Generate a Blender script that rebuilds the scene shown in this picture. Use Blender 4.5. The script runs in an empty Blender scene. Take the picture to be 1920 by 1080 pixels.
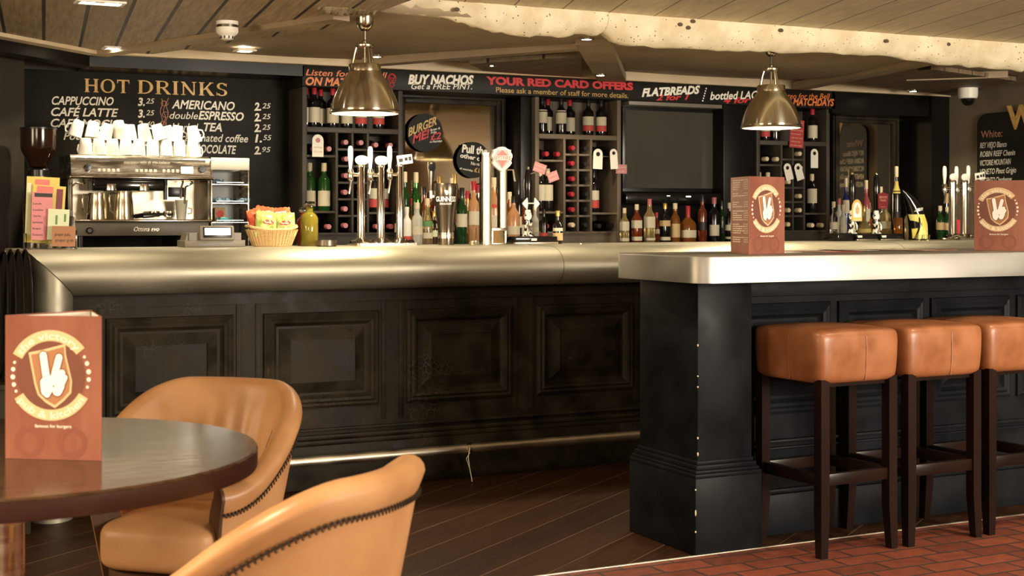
import bpy, bmesh, math, random
from mathutils import Vector, Matrix, Euler
random.seed(7)
PI = math.pi
SC = bpy.context.scene
COL = SC.collection

# ------------------------------------------------------------------ camera
F, CX, HY, CAMZ = 2640.0, 960.0, 408.0, 1.25
YAW = math.radians(26.4)
SN, CS = math.sin(YAW), math.cos(YAW)
cam_d = bpy.data.cameras.new('camera'); cam = bpy.data.objects.new('camera', cam_d); COL.objects.link(cam)
cam.location = (0, 0, CAMZ); cam.rotation_euler = (PI/2, 0, -YAW)
cam_d.sensor_width = 36; cam_d.lens = F/1920*36; cam_d.shift_y = (HY-540)/1920; cam_d.clip_start = .05
cam_d.dof.use_dof = True; cam_d.dof.focus_distance = 6.8; cam_d.dof.aperture_fstop = 7.5
SC.camera = cam

# ------------------------------------------------------------------ world, exposure, big lights
w = bpy.data.worlds.new('world'); SC.world = w; w.use_nodes = True
w.node_tree.nodes['Background'].inputs[0].default_value = (1.0, .80, .55, 1)
w.node_tree.nodes['Background'].inputs[1].default_value = .03
SC.view_settings.view_transform = 'Standard'; SC.view_settings.look = 'None'
SC.view_settings.gamma = 1; SC.view_settings.use_curve_mapping = False
SC.view_settings.exposure = 1.0
SC.cycles.max_bounces = 8; SC.cycles.sample_clamp_indirect = 6

def area(name, loc, target, sx, sy, power, col, spread=180):
    d = bpy.data.lights.new(name, 'AREA'); d.shape = 'RECTANGLE'; d.size = sx; d.size_y = sy
    d.energy = power; d.color = col; d.spread = math.radians(spread)
    o = bpy.data.objects.new(name, d); COL.objects.link(o); o.location = loc
    o.rotation_euler = (Vector(target)-Vector(loc)).to_track_quat('-Z', 'Y').to_euler()
    return o
WARM = (1.0, .80, .52); DAY = (1.0, .90, .74)
area('fill_light_rear', (5.2, -2.3, 1.6), (5.0, 5.0, 3.0), 2.6, 1.3, 215, DAY, 140)  # unseen fill added in place of a window, tilted up to brighten the ceiling
area('fill_light_left', (-2.0, -1.0, 1.75), (1.6, 4.5, 1.7), 1.8, 1.0, 45, (1.0, .84, .60))  # unseen fill added behind the camera; no window is modelled
area('fill_light_side', (-2.7, 4.2, 1.6), (2.0, 5.2, 1.2), 1.6, 1.0, 45, WARM)  # unseen warm fill added to light the bar from the left
# unseen spots added over the seating area for light from above; no fittings
for _x, _y, _p in ((-.35, 2.35, 165), (2.2, 4.6, 40), (2.9, 2.9, 55), (4.3, 3.3, 60), (5.6, 3.4, 50), (1.6, 1.4, 50)):
    _d = bpy.data.lights.new('room_downlight', 'SPOT'); _d.energy = _p; _d.color = (1, .82, .56); _d.spot_size = math.radians(110); _d.spot_blend = .7; _d.shadow_soft_size = .05
    _o = bpy.data.objects.new('room_downlight', _d); COL.objects.link(_o); _o.location = (_x, _y, 2.255)

# ------------------------------------------------------------------ helpers
def ray(px): 
    l = (px-CX)/F
    return SN+CS*l, CS-SN*l
def at(px, py, Y):            # point of the plane Y = const seen at a pixel
    dx, dy = ray(px); d = Y/dy
    return Vector((d*dx, Y, CAMZ-(py-HY)*d/F))
def atX(px, py, X):
    dx, dy = ray(px); d = X/dx
    return Vector((X, d*dy, CAMZ-(py-HY)*d/F))
def atZ(px, py, z):
    d = (CAMZ-z)*F/(py-HY); dx, dy = ray(px)
    return Vector((d*dx, d*dy, z))
def mpp(px, Y): return Y/ray(px)[1]/F     # metres per pixel (vertical) there

class MB:
    def __init__(s): s.bm = bmesh.new()
    def add(s, vs, fs, M=None):
        vv = [s.bm.verts.new((M @ Vector(v)) if M else v) for v in vs]
        for f in fs:
            try: s.bm.faces.new([vv[i] for i in f])
            except ValueError: pass
        return vv
    def box(s, x0, x1, y0, y1, z0, z1, bv=0, M=None, seg=2):
        vs = [(x,y,z) for x in (x0,x1) for y in (y0,y1) for z in (z0,z1)]
        vv = s.add(vs, [(0,1,3,2),(4,6,7,5),(0,4,5,1),(2,3,7,6),(0,2,6,4),(1,5,7,3)], M)
        if bv:
            es = list({e for v in vv for e in v.link_edges})
            bmesh.ops.bevel(s.bm, geom=es, offset=bv, segments=seg, affect='EDGES', profile=.5)
        return s
    def lathe(s, prof, seg=24, M=None, sx=1, sy=1, n=2.0):
        vs, fs = [], []
        k = len(prof)
        for i in range(seg):
            a = 2*PI*i/seg; c, si = math.cos(a), math.sin(a)
            q = 1 if n == 2 else (abs(c)**n+abs(si)**n)**(-1/n)
            for r, z in prof: vs.append((r*c*q*sx, r*si*q*sy, z))
        for i in range(seg):
            j = (i+1) % seg
            for t in range(k-1): fs.append((i*k+t, j*k+t, j*k+t+1, i*k+t+1))
        if prof[0][0] > 1e-6: fs.append(tuple(i*k for i in range(seg))[::-1])
        if prof[-1][0] > 1e-6: fs.append(tuple(i*k+k-1 for i in range(seg)))
        vv = s.add(vs, fs, M)
        return s
    def rev(s, prof, seg=24, M=None):   # open surface of revolution (no caps)
        vs, fs = [], []; k = len(prof)
        for i in range(seg):
            a = 2*PI*i/seg
            for r, z in prof: vs.append((r*math.cos(a), r*math.sin(a), z))
        for i in range(seg):
            j = (i+1) % seg
            for t in range(k-1): fs.append((i*k+t, j*k+t, j*k+t+1, i*k+t+1))
        s.add(vs, fs, M); return s
    def tube(s, pts, r, seg=10, closed=False, M=None):
        pts = [Vector(p) for p in pts]; n = len(pts)
        rs = r if isinstance(r, (list, tuple)) else [r]*n
        rings = []; up = None
        for i, p in enumerate(pts):
            if closed: t = pts[(i+1) % n]-pts[i-1]
            else: t = (pts[min(i+1,n-1)]-pts[max(i-1,0)])
            t.normalize()
            if up is None:
                up = Vector((0,0,1)) if abs(t.z) < .9 else Vector((1,0,0))
            u = (up - t*up.dot(t)).normalized(); up = u; v = t.cross(u)
            rings.append([p+(u*math.cos(2*PI*k/seg)+v*math.sin(2*PI*k/seg))*rs[i] for k in range(seg)])
        vs = [q for R in rings for q in R]; fs = []
        m = n if closed else n-1
        for i in range(m):
            j = (i+1) % n
            for k in range(seg):
                l = (k+1) % seg
                fs.append((i*seg+k, i*seg+l, j*seg+l, j*seg+k))
        if not closed:
            fs.append(tuple(range(seg))[::-1]); fs.append(tuple((n-1)*seg+k for k in range(seg)))
        s.add(vs, fs, M); return s
    def prism(s, poly, y0, y1, M=None):     # polygon in XZ, extruded along Y
        n = len(poly)
        vs = [(x,y0,z) for x,z in poly]+[(x,y1,z) for x,z in poly]
        fs = [tuple(range(n)), tuple(range(2*n-1, n-1, -1))]
        fs += [(i, i+n, (i+1)%n+n, (i+1)%n) for i in range(n)]
        s.add(vs, fs, M); return s
    def slab(s, poly, z0, z1, M=None):      # polygon in XY, extruded along Z
        n = len(poly)
        vs = [(x,y,z0) for x,y in poly]+[(x,y,z1) for x,y in poly]
        fs = [tuple(range(n))[::-1], tuple(range(n, 2*n))]
        fs += [(i, (i+1)%n, (i+1)%n+n, i+n) for i in range(n)]
        s.add(vs, fs, M); return s
    def flat(s, poly, y=0, M=None):         # flat polygon in XZ facing -Y
        s.add([(x,y,z) for x,z in poly], [tuple(range(len(poly)))], M); return s
    def soft(s, cx, cy, cz, sx, sy, sz, n=6, sub=10, M=None, fn=None):   # rounded cushion box, half sizes
        T = Matrix.Translation((cx,cy,cz))
        if M: T = M @ T
        for ax in range(3):
            for sg in (-1, 1):
                vs, fs = [], []
                for i in range(sub+1):
                    for j in range(sub+1):
                        p = [0,0,0]; p[ax] = sg; p[(ax+1)%3] = math.sin((2*i/sub-1)*PI/2); p[(ax+2)%3] = math.sin((2*j/sub-1)*PI/2)
                        q = sum(abs(c)**n for c in p)**(-1/n)
                        v = (p[0]*q*sx, p[1]*q*sy, p[2]*q*sz)
                        vs.append(fn(v) if fn else v)
                for i in range(sub):
                    for j in range(sub):
                        a = i*(sub+1)+j; f = (a, a+sub+1, a+sub+2, a+1)
                        fs.append(f if sg > 0 else f[::-1])
                s.add(vs, fs, T)
        return s
    def text(s, geo, x0, x1, zb, cap, y=0, M=None, slope=0):
        vs, fs, (mn, mx) = geo
        k = (x1-x0)/(mx-mn); h = cap/CAPH
        s.add([(x0+(v[0]-mn)*k, y, zb+v[1]*h+slope*(v[0]-mn)*k) for v in vs], fs, M); return s
    def build(s, name, mat, parent=None, ang=35, weld=False, recalc=True):
        bm = s.bm
        if weld: bmesh.ops.remove_doubles(bm, verts=bm.verts, dist=1e-5)
        if recalc: bmesh.ops.recalc_face_normals(bm, faces=bm.faces)
        me = bpy.data.meshes.new(name); bm.to_mesh(me); bm.free()
        me.polygons.foreach_set('use_smooth', [True]*len(me.polygons))
        me.set_sharp_from_angle(angle=math.radians(ang))
        me.materials.append(mat)
        o = bpy.data.objects.new(name, me); COL.objects.link(o)
        if parent: o.parent = parent
        return o

def tag(o, label, cat, group=None):
    o['label'] = label; o['category'] = cat
    if group: o['group'] = group
    return o
def thing(name, label, cat, loc=(0,0,0), rz=0, group=None, rot=None):
    o = bpy.data.objects.new(name, None); COL.objects.link(o); o.empty_display_size = .05
    o.location = loc; o.rotation_euler = rot if rot else (0,0,rz)
    return tag(o, label, cat, group)
def struct(o): o['kind'] = 'structure'; return o
KIDS = {}
def dup(root, loc, rz=None, label=None, group=None, rot=None, scale=None):
    r = root.copy(); COL.objects.link(r); r.location = loc
    if rz is not None: r.rotation_euler = (0,0,rz)
    if rot is not None: r.rotation_euler = rot
    if scale: r.scale = scale if isinstance(scale, (tuple, list)) else (scale,)*3
    if label: r['label'] = label
    if group: r['group'] = group
    for ch in list(root.children):
        c = ch.copy(); COL.objects.link(c); c.parent = r
        for g in list(ch.children):
            d = g.copy(); COL.objects.link(d); d.parent = c
    return r

_tc = {}
def tgeo(body, bold=0, shear=0, sp=1.0):
    key = (body, bold, shear, sp)
    if key in _tc: return _tc[key]
    cu = bpy.data.curves.new('t', 'FONT'); cu.body = body; cu.offset = bold; cu.shear = shear
    cu.space_character = sp; cu.resolution_u = 3
    ob = bpy.data.objects.new('t', cu); COL.objects.link(ob)
    dg = bpy.context.evaluated_depsgraph_get()
    me = bpy.data.meshes.new_from_object(ob.evaluated_get(dg))
    vs = [tuple(v.co) for v in me.vertices]; fs = [tuple(p.vertices) for p in me.polygons]
    bpy.data.objects.remove(ob); bpy.data.curves.remove(cu); bpy.data.meshes.remove(me)
    xs = [v[0] for v in vs]
    _tc[key] = (vs, fs, (min(xs), max(xs)))
    return _tc[key]
CAPH = max(v[1] for v in tgeo('H')[0])

# ------------------------------------------------------------------ materials
MAT = {}
def mat(name, col, rough=.5, metal=0, trans=0, emit=None, es=1, coat=0, alpha=None, ior=1.45, spec=None):
    m = bpy.data.materials.new(name); m.use_nodes = True
    b = m.node_tree.nodes['Principled BSDF']
    b.inputs['Base Color'].default_value = (*col, 1); b.inputs['Roughness'].default_value = rough
    b.inputs['Metallic'].default_value = metal; b.inputs['IOR'].default_value = ior
    b.inputs['Transmission Weight'].default_value = trans; b.inputs['Coat Weight'].default_value = coat
    if spec is not None: b.inputs['Specular IOR Level'].default_value = spec
    if emit: b.inputs['Emission Color'].default_value = (*emit, 1); b.inputs['Emission Strength'].default_value = es
    MAT[name] = m; return m
def nodes(m): return m.node_tree.nodes, m.node_tree.links, m.node_tree.nodes['Principled BSDF']
def N(m, typ, **kw):
    n = m.node_tree.nodes.new(typ)
    for k, v in kw.items():
        if k.startswith('i_'): n.inputs[k[2:].replace('_', ' ')].default_value = v
        else: setattr(n, k, v)
    return n
def coords(m, scale=(1,1,1), rot=(0,0,0), kind='Object'):
    tc = N(m, 'ShaderNodeTexCoord'); mp = N(m, 'ShaderNodeMapping')
    mp.inputs['Scale'].default_value = scale; mp.inputs['Rotation'].default_value = rot
    m.node_tree.links.new(tc.outputs[kind], mp.inputs['Vector']); return mp.outputs['Vector']
def ramp(m, fac, stops):
    r = N(m, 'ShaderNodeValToRGB'); e = r.color_ramp.elements
    while len(e) < len(stops): e.new(.5)
    for i, (p, c) in enumerate(stops): e[i].position = p; e[i].color = (*c, 1)
    m.node_tree.links.new(fac, r.inputs['Fac']); return r.outputs['Color']
def noisy(m, c1, c2, scale=4, vscale=(1,1,1), detail=6, lo=.35, hi=.65, bump=0, bs=None, rough=None, kind='Object', dist=.002):
    ns, ln, b = nodes(m)
    v = coords(m, vscale, kind=kind)
    t = N(m, 'ShaderNodeTexNoise', i_Scale=scale, i_Detail=detail); ln.new(v, t.inputs['Vector'])
    ln.new(ramp(m, t.outputs['Fac'], [(lo, c1), (hi, c2)]), b.inputs['Base Color'])
    if rough:
        r = N(m, 'ShaderNodeMapRange'); r.inputs['To Min'].default_value = rough[0]; r.inputs['To Max'].default_value = rough[1]
        r.inputs['From Min'].default_value = lo; r.inputs['From Max'].default_value = hi
        ln.new(t.outputs['Fac'], r.inputs['Value']); ln.new(r.outputs['Result'], b.inputs['Roughness'])
    if bump:
        t2 = t
        if bs: t2 = N(m, 'ShaderNodeTexNoise', i_Scale=bs, i_Detail=5); ln.new(v, t2.inputs['Vector'])
        bp = N(m, 'ShaderNodeBump', i_Strength=bump, i_Distance=dist); ln.new(t2.outputs['Fac'], bp.inputs['Height']); ln.new(bp.outputs['Normal'], b.inputs['Normal'])
    return m
def brick(m, c1, c2, cm, bw, rh, mort, rot=0, scale=1, bump=.5, off=.5, grain=None, loc=None, dist=.004):
    ns, ln, b = nodes(m)
    v = coords(m, (1,1,1), (0,0,rot))
    t = N(m, 'ShaderNodeTexBrick', offset=off)
    t.inputs['Color1'].default_value = (*c1,1); t.inputs['Color2'].default_value = (*c2,1); t.inputs['Mortar'].default_value = (*cm,1)
    t.inputs['Scale'].default_value = scale; t.inputs['Brick Width'].default_value = bw; t.inputs['Row Height'].default_value = rh
    t.inputs['Mortar Size'].default_value = mort; t.inputs['Mortar Smooth'].default_value = .3
    ln.new(v, t.inputs['Vector'])
    out = t.outputs['Color']
    if grain:
        mp = N(m, 'ShaderNodeMapping'); mp.inputs['Scale'].default_value = grain[0]; ln.new(v, mp.inputs['Vector'])
        n = N(m, 'ShaderNodeTexNoise', i_Scale=grain[1], i_Detail=6); ln.new(mp.outputs['Vector'], n.inputs['Vector'])
        mx = N(m, 'ShaderNodeMix', data_type='RGBA', blend_type='MULTIPLY'); mx.inputs['Factor'].default_value = grain[2]
        ln.new(out, mx.inputs['A']); ln.new(ramp(m, n.outputs['Fac'], [(.3,(.35,.35,.35)),(.7,(1.25,1.25,1.25))]), mx.inputs['B']); out = mx.outputs['Result']
    ln.new(out, b.inputs['Base Color'])
    bp = N(m, 'ShaderNodeBump', i_Strength=bump, i_Distance=dist, invert=True); ln.new(t.outputs['Fac'], bp.inputs['Height']); ln.new(bp.outputs['Normal'], b.inputs['Normal'])
    return m

blackw = noisy(mat('black_brown_paint', (.02,.016,.011), .42, spec=.17), (.010,.008,.005), (.034,.026,.016), 7, bump=.25, bs=26, rough=(.42,.65))
def crackle(m):      # old varnish crackle: pale hairlines in patches
    ns, ln, b = nodes(m)
    v = coords(m, (1,1,1)); vo = N(m, 'ShaderNodeTexVoronoi', feature='DISTANCE_TO_EDGE', i_Scale=34); ln.new(v, vo.inputs['Vector'])
    nz = N(m, 'ShaderNodeTexNoise', i_Scale=3.2, i_Detail=4); ln.new(v, nz.inputs['Vector'])
    a = N(m, 'ShaderNodeMapRange'); a.inputs['From Min'].default_value = .0; a.inputs['From Max'].default_value = .05; a.inputs['To Min'].default_value = 1; a.inputs['To Max'].default_value = 0; ln.new(vo.outputs['Distance'], a.inputs['Value'])
    c = N(m, 'ShaderNodeMapRange'); c.inputs['From Min'].default_value = .55; c.inputs['From Max'].default_value = .70; ln.new(nz.outputs['Fac'], c.inputs['Value'])
    mu = N(m, 'ShaderNodeMath', operation='MULTIPLY'); ln.new(a.outputs['Result'], mu.inputs[0]); ln.new(c.outputs['Result'], mu.inputs[1])
    mx = N(m, 'ShaderNodeMix', data_type='RGBA'); old = b.inputs['Base Color'].links[0].from_socket
    ln.new(mu.outputs[0], mx.inputs['Factor']); ln.new(old, mx.inputs['A']); mx.inputs['B'].default_value = (.085,.07,.045,1); ln.new(mx.outputs['Result'], b.inputs['Base Color'])
crackle(blackw)
blackc = noisy(mat('black_blue_paint', (.012,.013,.016), .4, spec=.07), (.006,.0065,.0075), (.011,.012,.014), 5, bump=.1, bs=30, rough=(.32,.5))
wallbrown = noisy(mat('dark_brown_wall_paint', (.03,.023,.016), .6), (.022,.017,.012), (.04,.031,.021), 3)
chalkboard = noisy(mat('chalkboard_paint', (.012,.011,.009), .5, spec=.2), (.010,.009,.007), (.017,.015,.011), 5)
mirrorblack = mat('gloss_black_paint', (.006,.005,.004), .35, spec=.25)
wallcream = noisy(mat('cream_wall_paint', (.5,.4,.26), .8), (.45,.35,.22), (.55,.44,.29), 3)
taupe = noisy(mat('taupe_wall_paint', (.10,.078,.05), .7), (.14,.11,.073), (.175,.138,.092), 3)
pewter = noisy(mat('brushed_pewter', (.36,.335,.26), .3, .78), (.36,.335,.25), (.47,.44,.345), 3.0, (.6,1.5,3), rough=(.44,.60), bump=.05, bs=9)
pewterc = noisy(mat('satin_zinc', (.72,.70,.66), .42, 1), (.33,.32,.295), (.41,.40,.375), 2.5, (.7,1.2,2), rough=(.36,.5))
chrome = mat('chrome', (.85,.80,.70), .12, 1)
steel = noisy(mat('brushed_steel', (.62,.55,.44), .25, 1), (.55,.49,.39), (.72,.65,.52), 8, (1,1,6), rough=(.18,.32))
nickel = mat('brushed_nickel', (.66,.58,.43), .2, 1)
shadem = mat('spun_metal_shade', (.78,.73,.61), .17, 1)
_t = N(shadem, 'ShaderNodeTangent', direction_type='RADIAL', axis='Z')
shadem.node_tree.links.new(_t.outputs[0], shadem.node_tree.nodes['Principled BSDF'].inputs['Tangent'])
shadem.node_tree.nodes['Principled BSDF'].inputs['Anisotropic'].default_value = .9; shadem.node_tree.nodes['Principled BSDF'].inputs['Anisotropic Rotation'].default_value = .25
satin = noisy(mat('satin_steel', (.55,.49,.39), .42, 1), (.50,.44,.35), (.62,.56,.45), 8, rough=(.36,.5))
darksteel = mat('dark_steel', (.16,.14,.11), .35, 1)
whitein = mat('white_enamel', (.85,.82,.74), .4)
leather = noisy(mat('tan_leather', (.50,.25,.10), .42), (.40,.195,.08), (.52,.28,.125), 5, bump=.12, bs=140, rough=(.36,.5), dist=.001)
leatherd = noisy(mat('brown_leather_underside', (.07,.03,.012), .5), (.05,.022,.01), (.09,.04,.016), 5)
leathers = noisy(mat('chestnut_leather', (.33,.105,.03), .36), (.195,.068,.025), (.30,.115,.047), 7, bump=.16, bs=60, rough=(.28,.45), dist=.002)
thread = mat('dark_thread', (.03,.018,.01), .7)
mahog = noisy(mat('dark_mahogany', (.018,.007,.005), .28, spec=.3), (.006,.003,.0025), (.014,.006,.004), 6, (1,1,.2))
tablewood = noisy(mat('walnut_veneer', (.06,.033,.018), .2, spec=.45), (.035,.018,.010), (.07,.038,.02), 8, (1,12,1), rough=(.12,.2))
edgewood = mat('table_edge', (.045,.017,.012), .35)
creamceil = brick(mat('cream_ceiling_boards', (.5,.4,.24), .6), (.74,.61,.40), (.66,.54,.345), (.09,.06,.03), 30, .25, .004, rot=-math.radians(72), off=0, grain=((1,6,1),5,.25))
brownceil = brick(mat('brown_ceiling_boards', (.2,.14,.08), .6), (.46,.345,.215), (.39,.29,.175), (.02,.013,.007), 30, .19, .010, rot=-math.radians(82), off=0, grain=((.7,9,1),7,.55))
plaster = noisy(mat('ceiling_plaster', (.27,.20,.125), .62), (.32,.24,.15), (.41,.315,.20), 2.2, bump=.2, bs=6, dist=.01)
plasterl = noisy(mat('ceiling_trim_paint', (.42,.33,.21), .5), (.60,.48,.31), (.70,.57,.38), 3)
beamp = noisy(mat('limewashed_beam', (.62,.52,.34), .75), (.66,.55,.36), (.82,.72,.52), 9, bump=.6, bs=22, dist=.008)
def specks(m, sc, thr, col):
    ns, ln, b = nodes(m); v = coords(m, (1,1,1))
    vo = N(m, 'ShaderNodeTexVoronoi', feature='F1', i_Scale=sc); ln.new(v, vo.inputs['Vector'])
    nz = N(m, 'ShaderNodeTexNoise', i_Scale=4.5, i_Detail=3); ln.new(v, nz.inputs['Vector'])
    th = N(m, 'ShaderNodeMath', operation='MULTIPLY'); ln.new(nz.outputs['Fac'], th.inputs[0]); th.inputs[1].default_value = thr
    lt = N(m, 'ShaderNodeMath', operation='LESS_THAN'); ln.new(vo.outputs['Distance'], lt.inputs[0]); ln.new(th.outputs[0], lt.inputs[1])
    mx = N(m, 'ShaderNodeMix', data_type='RGBA'); old = b.inputs['Base Color'].links[0].from_socket
    ln.new(lt.outputs[0], mx.inputs['Factor']); ln.new(old, mx.inputs['A']); mx.inputs['B'].default_value = (*col, 1); ln.new(mx.outputs['Result'], b.inputs['Base Color'])
specks(beamp, 38, .24, (.16,.12,.06))
beamd = noisy(mat('raw_beam_end', (.28,.22,.13), .8), (.2,.15,.08), (.36,.28,.17), 9, (1,1,4), bump=1, bs=14, dist=.02)
floorw = brick(mat('dark_floor_boards', (.03,.015,.008), .5, spec=.10), (.040,.017,.0075), (.027,.011,.005), (.17,.11,.065), 40, .19, .0018, rot=-math.radians(34.7), off=.3, bump=.3, grain=((.4,8,1),6,.6), dist=.002)
brickf = brick(mat('brick_pavers', (.17,.042,.02), .6), (.19,.043,.02), (.12,.027,.013), (.035,.02,.013), .215, .105, .007, rot=math.radians(0), off=.5, bump=.8, grain=((1,1,1),22,.5))
white = mat('white_paint', (.80,.76,.66), .5)
chalk = noisy(mat('cream_lettering_paint', (.90,.86,.74), .6), (.84,.80,.68), (.95,.91,.80), 30)
gold = noisy(mat('gold_lettering_paint', (.60,.36,.10), .45), (.52,.29,.07), (.70,.46,.15), 30)
redp = mat('red_lettering_paint', (.62,.035,.04), .5)
orangep = mat('orange_lettering_paint', (.75,.20,.055), .5)
pinkp = mat('pink_lettering_paint', (.52,.24,.17), .5)
paper = mat('white_paper', (.82,.79,.70), .6)
yellowp = mat('yellow_paper', (.62,.50,.12), .55)
pinkpaper = mat('pink_paper', (.60,.22,.24), .55)
redpaper = mat('red_paper', (.42,.045,.04), .55)
pinkcard = mat('dusty_pink_card', (.50,.20,.20), .55)
greenpaper = mat('pale_green_paper', (.62,.66,.45), .55)
kraft = mat('brown_card', (.36,.16,.075), .6)
menuw = noisy(mat('printed_wood_menu_card', (.33,.12,.07), .4), (.185,.055,.034), (.33,.125,.08), 4, (3,3,.5), lo=.3, hi=.7)
menud = mat('menu_print_dark', (.17,.06,.04), .45)
menug = mat('menu_print_gold', (.66,.47,.26), .45)
menul = mat('menu_print_cream', (.86,.78,.62), .45)
china = mat('white_china', (.88,.85,.78), .12, coat=.3)
blackpl = mat('black_plastic', (.010,.009,.008), .28)
blackgl = mat('gloss_black', (.008,.007,.006), .12)
greypl = mat('grey_plastic', (.17,.15,.115), .42)
amberpl = mat('smoked_brown_plastic', (.022,.008,.004), .12)
screenw = mat('lit_display', (.8,.8,.8), .4, emit=(1,.97,.88), es=2.2)
tvm = noisy(mat('television_glass', (.05,.047,.038), .16), (.05,.046,.036), (.062,.058,.046), 1.5)
bulb = mat('lamp_glow', (1,1,1), .4, emit=(1,.86,.60), es=14)
led = mat('downlight_glow', (1,1,1), .4, emit=(1,.90,.70), es=22)
mirror = mat('mirror_glass', (.46,.39,.29), .04, 1)
wicker = mat('pale_wicker', (.62,.43,.20), .6)
glassc = mat('clear_glass', (.95,.95,.9), .03, trans=1)
acryl = mat('clear_acrylic', (.96,.97,.93), .06, trans=1, ior=1.3)
glassg = mat('green_glass', (.10,.42,.08), .05, trans=.9)
glassdg = mat('dark_green_glass', (.015,.06,.015), .08, trans=.35)
wineg = mat('dark_wine_glass', (.008,.006,.006), .09)
glassa = mat('amber_spirit', (.55,.20,.035), .06, trans=.75)
glassr = mat('red_amber_spirit', (.30,.06,.018), .06, trans=.6)
glassy = mat('pale_gold_spirit', (.85,.68,.32), .06, trans=.85)
glassp = mat('peach_liqueur', (.80,.42,.20), .12, trans=.5)
glassf = mat('frosted_glass', (.78,.76,.64), .45, trans=.5)
glassb = mat('blue_glass', (.03,.04,.28), .08, trans=.5)
glassk = mat('pink_liqueur', (.55,.12,.14), .1, trans=.5)
oilg = mat('olive_oil', (.30,.26,.03), .06, trans=.6)
oilr = mat('chilli_oil', (.36,.05,.015), .06, trans=.5)
capred = mat('red_foil', (.36,.016,.028), .35)
capwine = mat('wine_foil', (.42,.12,.12), .35)
capcream = mat('cream_foil', (.66,.55,.36), .4)
capblack = mat('black_foil', (.012,.010,.010), .3)
capgold = mat('gold_foil', (.60,.40,.12), .3, .8)
labcream = mat('cream_label', (.60,.54,.39), .6)
labtan = mat('tan_label', (.55,.38,.18), .6)
labred = mat('red_label', (.52,.06,.045), .6)
labblack = mat('black_label', (.02,.016,.012), .5)
labgreen = mat('green_label', (.10,.24,.07), .6)
crispg = noisy(mat('green_crisp_packet', (.40,.50,.10), .3), (.20,.30,.04), (.58,.55,.22), 34)
crispr = noisy(mat('red_crisp_packet', (.55,.09,.03), .3), (.42,.05,.02), (.66,.16,.06), 18)
sweet = noisy(mat('blue_sweet_wrappers', (.05,.16,.30), .25), (.02,.06,.16), (.35,.55,.65), 60)
tealw = mat('teal_wrapper', (.08,.40,.42), .3)
yellowf = noisy(mat('yellow_font_panel', (.80,.72,.12), .35), (.72,.62,.06), (.85,.80,.30), 14)
pumpchina = noisy(mat('black_white_china', (.2,.2,.2), .15), (.012,.011,.010), (.75,.72,.64), 34, lo=.49, hi=.53)
maroon = mat('maroon_badge', (.16,.016,.02), .4)
badgegrey = mat('badge_grey', (.45,.43,.40), .4)
badgered = mat('badge_red', (.62,.16,.13), .4)
# ================================================================== SETTING
ZF, ZB = 2.27, 2.20       # ceiling in front of the beam, and behind it
YB = 6.25                 # bar front
struct(MB().box(-3, 10, 4.35, 9.2, -.1, 0).build('floor_wood', floorw))
struct(MB().box(-3, 10, -2.9, 4.35, -.1, 0).build('floor_brick', brickf))
struct(MB().box(-3, 10, 4.344, 4.356, 0, .004, .001).build('trim_floor_strip', satin))
struct(MB().box(-3, 10, 8.65, 8.8, 0, 2.6).build('wall_back', wallbrown))
struct(MB().box(7.9, 8.05, -2.9, 8.28, 0, 2.6).build('wall_right', taupe))
struct(MB().box(7.72, 7.95, 8.28, 8.66, 0, 2.4).build('wall_corner_pier', mirrorblack))
struct(MB().box(-3.0, -2.85, -2.9, 9, 0, 2.6).build('wall_left', wallcream))
struct(MB().box(-3, 8.05, -2.9, -2.75, 0, 2.6).build('wall_rear', wallcream))
# the short canted wall at the far left of the back bar
struct(MB().slab([(-.2,6.9),(1.06,8.28),(1.06,8.66),(-.2,8.66)], 0, 2.3).build('wall_left_pier', wallbrown))

struct(MB().box(2.32, 8, -2.9, 6.12, ZF, ZF+.08).build('ceiling_front', creamceil))
struct(MB().box(-3, 2.32, -2.9, 5.6, ZF, ZF+.08).build('ceiling_front_left', creamceil))
struct(MB().slab([(-3,5.6),(2.34,5.6),(2.34,6.7),(1.62,8.66),(-3,8.66)], ZB, ZB+.16).build('ceiling_left', brownceil))
# gently sagging plaster between beam and back wall
def sag(x, y): return ZB + .010*math.sin(2.1*x+.7*y) + .008*math.sin(3.3*y-1.3*x) + .014 + .03*min(1,max(0,(y-7.5)/.75))
mb = MB(); nx, ny = 60, 26; vs = []; fs = []
for i in range(nx+1):
    for j in range(ny+1):
        y = 6.08+(8.66-6.08)*j/ny; xa = 2.34 if y < 6.7 else 2.34+(y-6.7)/(8.66-6.7)*(1.62-2.34)
        x = xa+(8-xa)*i/nx; vs.append((x, y, sag(x, y)))
for i in range(nx):
    for j in range(ny):
        a = i*(ny+1)+j; fs.append((a, a+1, a+ny+2, a+ny+1))
mb.add(vs, fs)
o = struct(mb.build('ceiling_back', plaster, ang=60))
md = o.modifiers.new('thick', 'SOLIDIFY'); md.thickness = .05; md.offset = 1 
# dark board strip ceiling next to the sign
boards = brick(mat('back_ceiling_boards', (.2,.15,.09), .6), (.25,.18,.11), (.21,.15,.09), (.03,.02,.012), 30, .17, .005, rot=-math.radians(97), off=0, grain=((.7,6,1),6,.4))
for i, (a, b, c, d) in enumerate([((880,118),(1090,104),(1090,146),(905,131)), ((1560,150),(1745,128),(1905,150),(1790,178))]):
    P = [atZ(*q, ZB-.002) for q in (a, b, c, d)]
    struct(MB().slab([(p.x, min(p.y, 8.33)) for p in P], ZB-.008, ZB+.02).build('ceiling_board_panel', boards))
def strip(name, p, q, wd, z0, z1, m):
    a = atZ(*p, z0); b = atZ(*q, z0); t = (b-a).normalized(); n = Vector((-t.y, t.x, 0))*wd/2
    return struct(MB().slab([(v.x, v.y) for v in (a-n, b-n, b+n, a+n)], z0, z1).build(name, m))
strip('trim_1', (186,106), (640,38), .10, ZB-.026, ZB+.03, plaster)
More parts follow.
